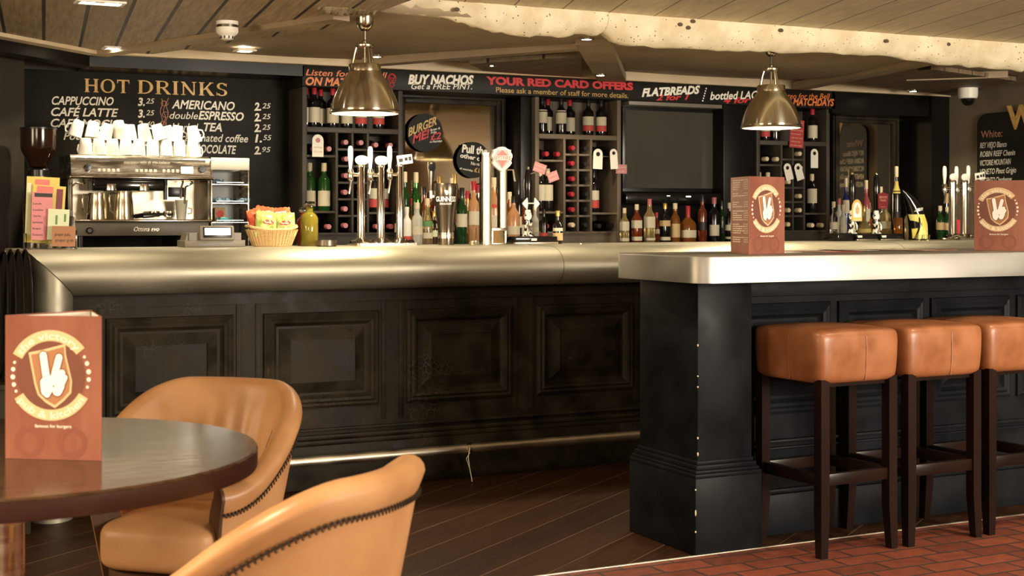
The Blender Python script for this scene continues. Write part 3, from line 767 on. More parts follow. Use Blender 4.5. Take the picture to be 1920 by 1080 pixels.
# round chalk signs on the first mirror
def disc_sign(lab, px, py, rpx, Y, rows):
    c = at(px, py, Y); r = rpx*mpp(px, Y)
    t = thing('round_sign', lab, 'sign', (c.x, Y, c.z))
    MB().lathe([(0,0),(r,0),(r,.006),(0,.006)], 40, Matrix.Rotation(PI/2, 4, 'X')).build('disc', chalkboard, t)
    for body, x0, x1, y0, y1, cp, m, bold in rows:
        a, b = at(x0,y0,Y)-c, at(x1,y1,Y)-c
        mb = MB(); mb.text(tgeo(body, bold, .15), a.x, b.x, a.z, cp*mpp(px,Y), -.0075, slope=(b.z-a.z)/(b.x-a.x)); mb.build('lettering', m, t, recalc=False)
YD = 8.612
disc_sign('black round BURGER ME! sign stuck on the left mirror', 797, 249, 36, YD, [('BURGER',765,818,256,233,15,gold,.03),('ME!',773,804,269,257,15,redp,.03),('Burger &',806,824,246,242,4,chalk,.01),('Fries',807,818,251,249,4,chalk,.01),('£2',806,826,263,260,12,redp,.02),('on Matchdays',805,828,268,266,4,chalk,.01)])
disc_sign('black round sign with pale lettering, half hidden behind the badged tap tower', 887, 300, 34, YD, [('Pull the',865,913,285,291,14,chalk,.04),('other one',862,912,295,304,8,chalk,.03),('No regrets',882,912,309,313,6,chalk,.01),('£1.50',888,914,322,327,8,gold,.02),('all matchday',861,886,317,322,3.5,chalk,.01)])

# ================================================================== BOTTLES
def bottle(name, lab, cat, loc, h, r, glass, cap, labels=(), kind='bordeaux', group=None, neck=None, capmat_h=.17, rz=0, sq=2.0):
    t = thing(name, lab, cat, loc, rz, group)
    nr = neck or min(.015, r*.42)
    if kind == 'bordeaux': pr = [(r*.92,0),(r,.02),(r,h*.62),(r*.93,h*.67),(r*.62,h*.715),(nr*1.05,h*.76),(nr,h*.80),(nr,h)]
    elif kind == 'burgundy': pr = [(r*.92,0),(r,.02),(r,h*.45),(r*.9,h*.53),(r*.6,h*.64),(nr*1.2,h*.73),(nr,h*.8),(nr,h)]
    elif kind == 'spirit': pr = [(r*.9,0),(r,.015),(r,h*.60),(r*.9,h*.66),(r*.5,h*.73),(nr,h*.78),(nr,h)]
    elif kind == 'squat': pr = [(r*.9,0),(r,.012),(r*1.02,h*.48),(r*.92,h*.56),(r*.45,h*.66),(nr,h*.72),(nr,h)]
    elif kind == 'cone': pr = [(r*.95,0),(r,.015),(r*.95,h*.35),(r*.7,h*.6),(nr*1.1,h*.75),(nr,h*.8),(nr,h)]
    elif kind == 'round': pr = [(r*.6,0),(r*.85,h*.08),(r,h*.25),(r*.9,h*.42),(r*.5,h*.54),(nr,h*.6),(nr,h)]
    elif kind == 'can': pr = [(r*.85,0),(r,.008),(r,h-.012),(r*.85,h)]
    ch = h*(1-capmat_h)
    if kind == 'can': ch = h
    prb = [q for q in pr if q[1] < ch]
    if kind != 'can': prb += [(nr, ch)]
    else: prb = pr
    MB().lathe(prb, 20, n=sq).build('glass_body', glass, t, 40)
    if kind != 'can': MB().lathe([(nr*1.12,ch-.0005),(nr*1.12,h-.003),(nr*1.02,h)], 14).build('cap', cap, t, 40)
    for m, f0, f1, nm in labels:
        def rad(z):
            for (r0,z0),(r1,z1) in zip(pr, pr[1:]):
                if z0 <= z <= z1: return r0+(r1-r0)*(z-z0)/(z1-z0+1e-9)
            return r
        zs = [h*f0+(h*f1-h*f0)*k/4 for k in range(5)]
        MB().rev([(rad(z)+.0008, z) for z in zs], 20).build(nm, m, t) if sq == 2 else MB().lathe([(rad(z)*1.0+.0012, z) for z in zs], 20, n=sq).build(nm, m, t)
    return t

# ------------------------------------------------------------------ wine racks
RW, YR = .665, 8.35
rackdark = noisy(mat('dark_rack_wood', (.05,.04,.03), .55), (.036,.028,.02), (.06,.047,.034), 5, (1,1,.3))  # shaded copy of the rack wood, the dimness put into its colour
racklit = noisy(mat('rack_wood_lit', (.12,.09,.06), .55), (.10,.075,.05), (.165,.125,.085), 5, (1,1,.3))  # same wood as lit on the middle rack, the light put into its colour
ZT, PZ = 1.78, .104          # underside of top shelf, pigeonhole pitch
PZ0 = ZT-6*PZ                # bottom of pigeonholes
UPR = [(0,.03),(.215,.232),(.32,.335),(.422,.438),(.635,.665)]
def make_rack(x, lab, rackwood):
    t = thing('wine_rack', lab, 'wine rack', (x,YR,0), group='tall wine racks of the back bar')
    zb, ztop = ZC+.001, 2.057
    for i, (a, b) in enumerate(UPR):
        MB().box(a, b, 0, .29, zb if i in (0,4) else PZ0, ztop if i in (0,4) else ZT+.01, .002).build('upright' if i in (0,4) else 'divider', rackwood, t)
    MB().box(.0305,.6345,.002,.29,ZT,ZT+.032,.002).build('top_shelf', rackwood, t)
    MB().box(.0305,.6345,.004,.29,PZ0-.016,PZ0,.002).build('bottom_shelf', rackwood, t)
    MB().box(.0305,.6345,.012,.03,zb,PZ0-.0165).build('base_panel', rackwood, t)
    MB().box(.0305,.6345,.285,.29,PZ0,ztop).build('back_panel', rackwood, t)
    for a, b in ((.232,.32),(.335,.422)):
        mb = MB()
        for k in range(1,6): mb.box(a+.0005, b-.0005, .003, .285, PZ0+PZ*k-.007, PZ0+PZ*k+.007, .001)
        mb.build('pigeonhole_slats', rackwood, t)
    for a, b, zs in ((.0305,.2145,(ZT-.148, PZ0+.128)), (.4385,.6345,(PZ0+.122,))):
        for z in zs: MB().box(a, b, .003, .285, z-.007, z+.007, .001).build('bay_shelf', rackwood, t)
    return t
RX = [at(567,300,YR).x, at(1003.5,300,YR).x, 6.125]
RN = ['left', 'middle', 'right']
make_rack(RX[0], 'left wine rack, beside the hot drinks board', rackdark)
make_rack(RX[1], 'middle wine rack, its wood coloured as lit, between the mirror and the television', racklit)
make_rack(RX[2], 'right wine rack, behind the right pendant lamp', rackdark)

LY = {}   # lying bottle prototypes by cap
ORD = ['top', 'second', 'third', 'fourth', 'fifth', 'lowest']
def lying(x, z, cap, lab, group, yo=0.0):
    loc = (x, YR+.285+yo, z); rot = (PI/2, 0, 0)
    key = cap.name
    if key not in LY:
        t = bottle('wine_bottle', lab, 'bottle', loc, .30, .036, wineg, cap, (), 'bordeaux', group)
        t.rotation_euler = rot; LY[key] = t; return t
    return dup(LY[key], loc, rot=rot, label=lab, group=group)
for ri, x0 in enumerate(RX):
    R_ = RN[ri]+' wine rack'; G = 'bottles lying in the '+R_
    cps = [capwine, capred, capcream][ri]; cword = ['pink', 'red', 'cream'][ri]
    c2 = [capwine, capblack, capcream][ri]; c2w = ['pink', 'black', 'cream'][ri]
    for col, (a, b, cp, cw) in enumerate(((.232,.32,cps,cword),(.335,.422,c2,c2w))):
        for k in range(6):
            if ri == 2 and (k+col) % 3 == 0: continue
            zz = ZT-PZ*(k+1)+.007+.037
            cpp, cww = (capcream, 'cream') if (ri == 1 and col == 0 and k == 5) else (cp, cw)
            lying(x0+(a+b)/2+random.uniform(-.004,.004), zz, cpp, f'{cww}-capped bottle in the {ORD[k]} pigeonhole, {["left","right"][col]} column, {R_}', G, random.uniform(-.012,0))
    spots = [(.075,ZT-.148+.044,'left of two, upper left shelf'),(.165,ZT-.148+.044,'right of two, upper left shelf')]
    if ri != 2: spots += [(.475,ZT-.072,'left of two, upper right shelf'),(.575,ZT-.072,'right of two, upper right shelf')]
    spots += [(.485,PZ0+.037,'left of two, bottom right'),(.58,PZ0+.037,'right of two, bottom right')]
    if ri != 2: spots += [(.08,PZ0+.037,'left of two, bottom left'),(.165,PZ0+.037,'right of two, bottom left')]
    for sx, sz, where in spots:
        lying(x0+sx, sz, cps if sx < .3 else c2, f'{cword if sx<.3 else c2w}-capped bottle {where}, {R_}', G, random.uniform(-.012,0))
    if ri != 2: # wire cradle that carries the two bottles at the top of the right bay
        t = bpy.data.objects['wine_rack' if ri == 0 else 'wine_rack.%03d' % ri]
        MB().box(.4385,.6345,.01,.285,ZT-.113,ZT-.109).build('bay_shelf', rackdark if ri == 0 else racklit, t)

# standing wines
ST = {}
def stand(key, x, y, z, lab, group, h=.30, r=.037, glass=None, cap=None, labels=(), kind='bordeaux', rz=0):
    if key not in ST:
        ST[key] = bottle('wine_bottle', lab, 'bottle', (x,y,z), h, r, glass, cap, labels, kind, group, rz=rz); return ST[key]
    return dup(ST[key], (x,y,z), rz, label=lab, group=group)
zt = ZT+.0325; G = 'wine bottles standing on top of the racks'
W1 = dict(h=.248, glass=wineg, cap=capred, labels=((labcream,.12,.50,'label'),))
W2 = dict(h=.248, glass=wineg, cap=capblack, labels=((labcream,.28,.52,'label'),(labred,.12,.27,'label_band')))
W3 = dict(h=.248, glass=wineg, cap=capblack, labels=((labcream,.30,.66,'label'),))
for key, sp, px, dy, lab in [
  ('w1',W1,576,.07,'red-capped wine bottle with a cream label, leftmost on top of the left rack'),('w1',W1,592,.035,'red-capped wine bottle with the whitest label, second on top of the left rack'),
  ('w1',W1,604,.13,'red-capped wine bottle set back behind the second one, on top of the left rack'),('w1',W1,627,.04,'cream-labelled wine bottle half hidden by the left edge of the left lamp shade'),
  ('w1',W1,653,.05,'cream-labelled wine bottle whose foot shows under the left pendant lamp'),('w2',W2,680,.04,'red and cream labelled wine bottle showing under the middle of the left lamp'),
  ('w2',W2,713,.04,'red and cream labelled wine bottle showing under the right side of the left lamp'),
  ('w3',W3,1020,.04,'black wine bottle with a ragged white label, leftmost on top of the middle rack'),('w1',W1,1031,.14,'bottle set back behind the leftmost one on top of the middle rack'),
  ('w3',W3,1056,.04,'black white-labelled wine bottle, second in front on top of the middle rack'),('w1',W1,1072,.13,'dark bottle set back behind the second white-labelled one, middle rack'),
  ('w2',W2,1107,.04,'red and cream labelled bottle, first of the pair on top of the middle rack'),('w2',W2,1131,.04,'red and cream labelled bottle, second of the pair on top of the middle rack'),
  ('w3',W3,1158,.10,'dark bottle at the far right end on top of the middle rack'),
  ('w2',W2,1439,.05,'red-labelled bottle standing left on top of the right rack, under the lamp'),('w3',W3,1458,.05,'dark bottle standing second on top of the right rack, under the lamp'),
  ('w1',W1,1528,.04,'dark cream-labelled wine bottle, at the right end on top of the right rack')]:
    p = at(px, 240, YR+dy); stand(key, p.x, YR+dy+.03, zt, lab, G, **sp)
# bottles standing in the bays
G = 'wine bottles standing in the rack bays'
GW = dict(h=.30, glass=glassg, cap=capcream, labels=((labcream,.10,.42,'label'),))
zl = PZ0+.128+.0075; zr_ = PZ0+.122+.0075
stand('gw', RX[0]+.075, YR+.09, zl, 'green cream-labelled wine bottle, left in the lower left bay of the left rack', G, **GW)
stand('gw', RX[0]+.16, YR+.06, zl, 'bright green wine bottle, right in the lower left bay of the left rack', G, **GW, rz=1.5)
for k, (ri, sx) in enumerate(((0,.49),(0,.585),(1,.482),(1,.53))):
    stand('w2b', RX[ri]+sx, YR+.06+.08*(k % 2), zr_, ['red and cream labelled bottle, left of two in the left rack\'s right bay','red and cream labelled bottle, right of two in the left rack\'s right bay','red-labelled bottle in front in the right bay of the middle rack','red-labelled bottle at the back of the right bay of the middle rack'][k], G, h=.30, glass=wineg, cap=capblack, labels=((labcream,.28,.50,'label'),(labred,.10,.27,'label_band')))
for ri, sx, lab in ((1,.13,'wine bottle with a ragged white label, lower left bay of the middle rack'),(1,.07,'white-labelled wine bottle half behind the pump handle, left bay of the middle rack'),(2,.07,'dark bottle with a cream top in the lower left bay of the right rack'),(2,.15,'cream-capped bottle behind the menu card, lower left bay of the right rack'),(2,.555,'bottle with a square cream label standing in the right bay of the right rack')):
    stand('w3b', RX[ri]+sx, YR+.07, zr_ if sx > .3 else zl, lab, G, h=.29, glass=wineg, cap=capcream, labels=((labcream,.25,.62,'label'),))

# bottle-neck tags and price cards
def tagcard(lab, px, py, Y, wpx, hpx, tilt, text=None):
    c = at(px, py, Y); k = mpp(px, Y); w_, h_ = wpx*k/2, hpx*k/2
    t = thing('bottle_tag', lab, 'tag', (c.x, Y, c.z), group='white tags hung on bottle necks', rot=(0, tilt, 0))
    poly = [(-w_,-h_),(w_,-h_)]+[(w_*math.cos(PI*i/10), h_-w_+w_*math.sin(PI*i/10)) for i in range(11)]
    MB().prism(poly, -.0008, .0008).build('card', white, t)
    MB().lathe([(0,0),(w_*.42,0),(w_*.42,.0012),(0,.0012)], 14, Matrix.Translation((0,-.001,h_-w_)) @ Matrix.Rotation(PI/2,4,'X')).build('neck_hole', capred if text else blackpl, t)
    if text:
        for i, s_ in enumerate(text):
            mb = MB(); mb.text(tgeo(s_, .01), -w_*.75, w_*.75, -h_*(.25+.38*i), .011, -.0016); mb.build('lettering', labtan, t, recalc=False)
tagcard('white WINE CLUB tag hung on a bottle at the top left of the left rack', 596, 273, YR-.03, 22, 42, 0, ('WINE','CLUB'))
tagcard('wider white tag, left of the two hanging in the middle rack', 1121, 298, YR-.03, 20, 38, .03)
tagcard('white tag, right of the two hanging in the middle rack', 1151, 298, YR-.03, 16, 38, -.06)
tagcard('leaning white tag, left of the close pair in the right rack', 1478, 322, YR-.03, 17, 32, -.28)
tagcard('leaning white tag, right of the close pair in the right rack', 1498, 322, YR-.03, 17, 32, -.30)
tagcard('upright white tag by itself at the right of the right rack', 1527, 297, YR-.03, 17, 36, 0)
def card(lab, px, py, Y, wpx, hpx, tilt, m, lines, lm, group=None, cap=.008, yaw=0):
    c = at(px, py, Y); k = mpp(px, Y); w_, h_ = wpx*k/2, hpx*k/2
    t = thing('price_card', lab, 'card', (c.x, Y, c.z), rot=(0, tilt, yaw))
    MB().box(-w_, w_, -.001, .001, -h_, h_).build('card', m, t)
    n_ = len(lines)
    mb = MB()
    for i, s_ in enumerate(lines):
        z = h_-2*h_*(i+.85)/(n_+.3); mb.text(tgeo(s_, .01), -w_*.85, w_*(.85-.3*(i % 2)), z, min(cap, h_*1.1/n_), -.0016)
    if n_: mb.build('print', lm, t, recalc=False)
card('red printed card hanging on the right wine rack behind the lamp', 1494, 251, YR-.02, 32, 52, .06, redpaper, ['matchday offer','any two large','glasses of wine','take the bottle','with our best','wishes all day','at the bar'], labcream)
card('small pink card fixed on the right side of the middle wine rack', 1165, 317, YR-.012, 24, 17, 0, pinkcard, ['wine of the','week offer'], labcream)
# ================================================================== BOTTLES ON THE BACK COUNTER
def sp(lab, px, top, Y, wpx, kind, glass, cap, labels=(), sq=2.0, caph=.14, neck=None, cat='bottle', group='bottles on the back counter', name='spirit_bottle', base=None):
    p = at(px, top, Y); zb = ZC if base is None else base; h = p.z-zb; r = wpx*mpp(px,Y)/2
    return bottle(name, lab, cat, (p.x, Y, zb), h, r, glass, cap, labels, kind, group, neck, caph, 0, sq)
LC = lambda a, b, m=None: (m or labcream, a+(b-a)*.08, b-(b-a)*.22, 'label')
YA, YBk = 8.16, 8.32
G1 = 'bottles behind the beer taps'
for a in [
 ('dark green bottle with a green neck, just right of the triple tap',759,322,YBk,19,'bordeaux',glassdg,capcream,[LC(.1,.35,labtan)]),
 ('green bottle with a clear stopper, behind the white bottle',780,323,YBk,20,'bordeaux',glassg,capcream,[LC(.1,.3,labtan)]),
 ('matt white bottle close beside the triple tap',763,388,YA,17,'spirit',white,white,[LC(.12,.3,labred)]),
 ('frosted clear bottle with a pale label, next to the white one',782,380,YA,21,'spirit',glassf,capcream,[LC(.25,.5)]),
 ('pale green bottle with a cream cap and white label, left of the pint-shaped tap',801,372,YA,21,'burgundy',glassy,capcream,[LC(.15,.32),LC(.4,.56,labgreen)]),
 ('amber bottle standing behind the frosted one',772,372,YBk,16,'squat',glassa,capred,[LC(.2,.45,labtan)]),
 ('gold-topped bottle peeping over the pint-shaped tap',824,331,YBk,16,'bordeaux',glassa,capgold,[LC(.2,.5)]),
 ('pair-necked dark bottle just right of the pint-shaped tap top',846,334,YBk,14,'bordeaux',wineg,capcream,[LC(.2,.5)]),
 ('green gin bottle with a square cream label, right of the pint-shaped tap',866,352,YA,20,'spirit',glassdg,capblack,[LC(.30,.62)]),
 ('cream liqueur bottle with a red top, left of the badged tap tower',888,340,YA,22,'spirit',glassp,capred,[LC(.3,.6)]),
 ('orange liqueur bottle behind the cream liqueur',876,358,YBk,18,'squat',glassa,capred,[LC(.2,.5,labtan)]),
 ('pale bottle seen between the columns of the badged tap tower',926,333,YA,21,'spirit',glassp,capcream,[LC(.25,.5),LC(.55,.62,labred)]),
 ('peach liqueur bottle with a dark neck, right of the badged tap tower',963,368,YA,24,'spirit',glassp,capblack,[LC(.2,.45)]),
 ('amber squat bottle behind the peach liqueur',955,360,YBk,20,'squat',glassa,capcream,[LC(.2,.45)]),
 ('dark amber bottle beside the hand pump',981,372,YBk,18,'spirit',glassr,capblack,[LC(.2,.5)]),
 ('small dark bottle at the foot of the middle rack, left of the cream liqueur flask',1020,392,YA,14,'bordeaux',wineg,capblack,[LC(.15,.4,labred)]),
 ('slim clear bottle behind the matt white one',747,342,YBk,14,'bordeaux',glassc,capgold,[LC(.2,.4)]),
 ('dark rum bottle behind the pale green one',795,350,YBk,17,'spirit',glassr,capblack,[LC(.25,.5)]),
 ('short clear bottle with a gold cap, left of the pint-shaped tap',814,396,YA,17,'spirit',glassc,capgold,[LC(.25,.5,greenpaper)]),
 ('purple-labelled dark bottle behind the gin bottle',853,326,YBk,15,'bordeaux',wineg,capgold,[LC(.3,.55,maroon)]),
 ('clear vodka bottle behind the cream liqueur',896,346,YBk,17,'spirit',glassc,capred,[LC(.3,.5)]),
 ('gold-labelled amber bottle seen through the badged tap tower',936,352,YBk,16,'spirit',glassa,capgold,[LC(.25,.5)]),
 ('tall dark bottle behind the peach liqueur',972,340,YBk,15,'bordeaux',wineg,capblack,[LC(.25,.5)]),
 ('small clear bottle by the foot of the hand pump',1003,386,YBk,15,'spirit',glassf,capcream,[LC(.3,.5)]),
 ]: sp(*a, group=G1)
G2 = 'whiskies and spirits under the television'
for a, sq in [
 (('clear gold whisky bottle with a slanted white label, first under the television',1171,390,YA,15,'spirit',glassy,capcream,[LC(.35,.7),LC(.08,.2)]),4),
 (('red-amber whisky bottle with a white slanted label, second under the television',1194,383,YA,17,'spirit',glassr,capcream,[LC(.38,.66),LC(.08,.22)]),4),
 (('tall gold whisky bottle with a big white label and amber neck',1218,373,YA,18,'spirit',glassy,capwine,[LC(.33,.68),LC(.08,.15)]),4),
 (('black whisky bottle with black and gold labels',1247,381,YA,17,'spirit',wineg,capgold,[LC(.42,.62,labtan),LC(.08,.2)]),4),
 (('pale green-glass whisky bottle with a long tan label',1266,381,YA,18,'spirit',glassa,capcream,[LC(.12,.6,labtan)]),2),
 (('squat bourbon bottle with dripping red wax top',1290,386,YA,27,'squat',glassa,capred,[LC(.14,.42)]),3.2),
 (('tall dark whisky bottle with a long neck',1317,365,YA,17,'bordeaux',glassr,capblack,[LC(.25,.5,labblack)]),2),
 (('dark bottle with a wide cream label, third from the menu card',1339,370,YA,19,'bordeaux',wineg,capwine,[LC(.14,.48)]),2),
 (('slim dark bottle between two cream-labelled ones',1353,376,YBk,13,'bordeaux',glassdg,capblack,[LC(.2,.4,labblack)]),2),
 (('dark bottle with a small white label, beside the menu card',1368,380,YA,17,'bordeaux',wineg,capcream,[LC(.30,.5),LC(.1,.18)]),2),
 (('red-capped small bottle hidden between the whiskies',1231,398,YBk,14,'spirit',glassr,capred,[LC(.3,.5)]),2),
 ]: sp(*a, sq=sq, caph=.30 if 'wax' in a[0] else .14, group=G2)
G3 = 'bottles behind the hand pumps'
for a in [
 ('clear bottle with a cream pourer, leftmost behind the hand pumps',1563,378,YA,15,'spirit',glassc,capcream,[LC(.3,.55)]),
 ('clear bottle with an orange pourer, behind the hand pumps',1573,372,YBk,15,'spirit',glassf,capwine,[LC(.3,.55)]),
 ('blue-bodied gin bottle with a silver label',1586,334,YBk,13,'spirit',glassb,capcream,[LC(.42,.72)]),
 ('clear bottle with a cream pourer, just left of the first hand pump',1581,384,YA,14,'spirit',glassf,capcream,[LC(.3,.5)]),
 ('pink liqueur bottle between the two hand pumps',1624,338,YBk,15,'spirit',glassk,capcream,[LC(.3,.6)]),
 ('round yellow liqueur bottle between the hand pumps',1620,386,YA,27,'round',glassy,capgold,[LC(.25,.4,yellowp)]),
 ('orange juice bottle between the hand pumps',1628,380,YBk,18,'squat',glassa,capcream,()),
 ('pale green bottle right of the second hand pump',1660,376,YA,20,'spirit',glassy,capcream,[LC(.3,.55,greenpaper)]),
 ('clear stoppered bottle behind the pale green one',1652,350,YBk,13,'spirit',glassc,capcream,[LC(.3,.5)]),
 ('tall dark bottle with a yellow neck, left of the curved tap',1681,312,YBk,15,'bordeaux',wineg,capcream,[LC(.2,.45,labblack),LC(.62,.85,yellowp)]),
 ('pale bottle hidden behind the curved tap',1704,384,YBk,16,'spirit',glassy,capcream,()),
 ('very tall dark bottle standing left of the right triple tap',1772,280,YBk,24,'burgundy',wineg,capblack,[LC(.40,.55,labtan)]),
 ('clear-shouldered bottle, left of two beside the right triple tap',1763,386,YA,15,'spirit',glassdg,capcream,[LC(.3,.6,labtan)]),
 ('clear-shouldered bottle, right of two beside the right triple tap',1776,388,YA,15,'spirit',glassdg,capcream,[LC(.3,.6,labtan)]),
 ]: sp(*a, group=G3)
sp('short red tin between the columns of the right triple tap',1796,412,YA,17,'can',redp,capred,[LC(.3,.6,labred)],name='drinks_tin',cat='tin')
sp('orange tumbler of fruit in front of the dark tall bottle',1684,408,8.0,17,'can',glassa,capred,(),name='fruit_jar',cat='jar')

# ================================================================== COFFEE MACHINE
YC = 8.0
a, b = at(133, 450, YC), at(395, 450, YC); CW = b.x-a.x; cx = (a.x+b.x)/2
kz = mpp(264, YC)
def cz(py): return CAMZ-(py-HY)*kz-ZC
cm = thing('coffee_machine', 'big two-group chrome espresso machine loaded with white cups, under the hot drinks board', 'coffee machine', (cx, YC, ZC))
h = CW/2
z_top, z_pan, z_lip, z_grp, z_tray, z_bot = cz(291), cz(328), cz(338), cz(355), cz(410), cz(442)
# hood: rounded front edge section swept across
hood = [(.42, z_pan), (.0, z_pan-.004), (-.004, z_pan+.004), (.004, z_pan+.05), (.016, z_top-.018), (.034, z_top-.003), (.06, z_top), (.42, z_top)]
mb = MB(); k = len(hood)
mb.add([(-h,y,z) for y,z in hood]+[(h,y,z) for y,z in hood], [tuple(range(k))[::-1], tuple(range(k,2*k))]+[(i,(i+1)%k,(i+1)%k+k,i+k) for i in range(k)])
mb.build('hood', steel, cm)
mb = MB(); sl = (.016-.004)/(z_top-.018-z_pan-.05)
def pan(x0, x1, z0, z1, o): return [(x, .004+(z-z_pan-.05)*sl-o if z > z_pan+.05 else .0038-.008*(1-(z-z_pan)/.05)*.0-o, z) for x, z in ((x0,z0),(x1,z0),(x1,z1),(x0,z1))]
q = pan(-h*.92, h*.93, z_pan+.008, z_top-.02, .002); q2 = [(x, y+.004, z) for x, y, z in q]
mb.add(q+q2, [(0,1,2,3),(4,7,6,5),(0,4,5,1),(1,5,6,2),(2,6,7,3),(3,7,4,0)]); mb.build('control_panel', darksteel, cm)
for grp in range(2):
    for k in range(5):
        x = -h+CW*((.195+.033*k) if grp == 0 else (.46+.033*k)); mb = MB(); mb.box(x-.008, x+.008, -.006, .0, z_pan+.016, z_pan+.032, .002).build('button', chalk, cm)
for k in range(4):
    x = -h+CW*(.655+.033*k); MB().box(x-.007, x+.007, -.006, .0, z_pan+.016, z_pan+.034, .002).build('button', chalk, cm)
x = -h+CW*.825; MB().box(x-.033, x+.033, -.006, .004, z_pan+.012, z_pan+.05, .002).build('display', screenw, cm)
for fx in (.115, .935):
    x = -h+CW*fx; MB().lathe([(.021,-.005),(.021,.012),(.017,.02),(0,.021)], 16, Matrix.Translation((x,.0,z_pan+.036)) @ Matrix.Rotation(PI/2,4,'X')).build('control_knob', blackpl, cm)
mb = MB(); mb.text(tgeo('espresso: stile di vita italiano', .006), -h+CW*.37, -h+CW*.70, z_pan+.066, .013, -.0015, ); mb.build('panel_lettering', chalk, cm, recalc=False)
# lip under the hood, side cheeks, back panel, tray, base
MB().box(-h-.012, h+.012, -.02, .42, z_pan-.026, z_pan-.006, .008).build('hood_lip', chrome, cm)
for s in (-1, 1):
    MB().box(s*h-.014, s*h+.014, .02, .42, z_tray-.01, z_pan-.026, .006).build('side_cheek', darksteel, cm)
MB().box(-h+.014, h-.014, .20, .42, z_tray-.01, z_pan-.026).build('back_panel', satin, cm)
MB().box(-h-.005, h+.005, -.03, .42, z_tray-.022, z_tray-.004, .006).build('drip_tray', chrome, cm)
MB().box(-h+.01, h-.01, .0, .42, z_bot, z_tray-.022, .004).build('base_panel', greypl, cm)
mb = MB(); mb.text(tgeo('Ottima evo', .0, .3), -h+CW*.44, -h+CW*.62, z_bot+.025, .025, -.0015); mb.build('script_lettering', steel, cm, recalc=False)
MB().lathe([(.018,0),(.018,.015),(.012,.022),(0,.022)], 14, Matrix.Translation((-h+CW*.125,.0,z_bot+.03)) @ Matrix.Rotation(PI/2,4,'X')).build('control_knob', blackpl, cm)
for fx in (.08, .92):
    for fy in (.06, .36):
        MB().lathe([(.018,.0),(.022,.004),(.022,z_bot+.001)], 12, Matrix.Translation((-h+CW*fx, fy, 0))).build('foot', blackpl, cm)
# group heads on their dark carrier, and the portafilter
MB().box(-h+CW*.155, -h+CW*.665, .02, .2, z_grp-.008, z_pan-.026, .01).build('group_carrier', blackgl, cm)
for fx in (.285, .52):
    x = -h+CW*fx; MB().lathe([(.038,z_grp+.03),(.04,z_grp+.02),(.04,z_grp-.005),(.034,z_grp-.012),(0,z_grp-.012)], 24, Matrix.Translation((x,.05,0))).build('group_head', chrome, cm)
def wand(pts, nm): MB().tube([(-h+CW*x, y, cz(p)) for x, y, p in pts], .006, 8).build(nm, chrome, cm)
wand([(.09,.03,336),(.092,-.01,344),(.07,-.04,346),(.02,-.05,345),(-.005,-.055,352),(-.008,-.06,395)], 'steam_wand')
wand([(.86,.03,336),(.86,-.015,342),(.83,-.035,346),(.80,-.045,350),(.79,-.05,382)], 'steam_wand')
wand([(.80,.03,334),(.79,-.01,342),(.775,-.02,352),(.77,-.03,372)], 'water_spout')
MB().tube([(-h+CW*.68,.06,cz(334)),(-h+CW*.68,.05,cz(346))], .013, 10).tube([(-h+CW*.68,.05,cz(346)),(-h+CW*.678,.045,cz(374))], [.009,.011], 10).build('water_lever', blackpl, cm)
MB().box(-h+CW*.745, -h+CW*.865, .194, .202, cz(368), cz(349), .003).build('badge_plate', blackpl, cm)
MB().box(-h+CW*.71, -h+CW*.735, .190, .204, cz(365), cz(347), .004).build('sight_glass', labtan, cm)

# jugs, portafilter and glass mug on the tray
ztr = ZC+z_tray-.0035
def jug(px, lab, r, hh, hs):
    p = at(px, 400, YC+.07)
    t = thing('milk_jug', lab, 'jug', (p.x, YC+.07, ztr))
    MB().lathe([(0,0),(r,0),(r*1.02,.01),(r*.92,hh*.6),(r*.82,hh*.85),(r*.86,hh),(r*.82,hh),(r*.78,hh*.85),(r*.88,hh*.55),(0,hh*.5)], 28).build('body', nickel, t)
    MB().tube([(hs*r*.8,-.01,hh*.92),(hs*r*1.35,-.014,hh*.93),(hs*r*1.5,-.016,hh*.75),(hs*r*1.35,-.016,hh*.3),(hs*r*.98,-.01,hh*.2)], .005, 8).build('handle', steel, t)
    return t
jug(182, 'steel milk jug with its handle to the left, on the espresso machine tray', .056, .148, -1)
jug(232, 'steel milk jug, right of the pair on the espresso machine tray', .056, .158, -1)
p = at(300, 398, YC+.06)
t = thing('portafilter', 'black-handled portafilter lying on the espresso machine tray', 'portafilter', (p.x, YC+.06, ztr))
MB().lathe([(0,.012),(.03,.014),(.033,.03),(.033,.045),(.028,.047),(.026,.035),(0,.03)], 20, Matrix.Translation((.05,0,0))).build('basket', chrome, t)
MB().tube([(.03,0,.03),(-.02,-.01,.026),(-.05,-.015,.022),(-.10,-.02,.017)], [.007,.009,.013,.012], 10).build('handle', blackpl, t)
t = dup(t, (p.x-.06, YC+.12, ztr), .5, 'second portafilter, lying further back on the espresso machine tray')
p = at(340, 400, YC+.07)
t = thing('glass_mug', 'clear latte glass standing on the right of the espresso machine tray', 'glass', (p.x, YC+.07, ztr))
MB().lathe([(0,0),(.026,0),(.036,.11),(.034,.11),(.025,.008),(0,.008)], 20).build('bowl', glassf, t)
MB().tube([(.034,-.005,.03),(.056,-.01,.035),(.056,-.01,.06),(.036,-.005,.065)], .004, 8).build('handle', glassf, t)

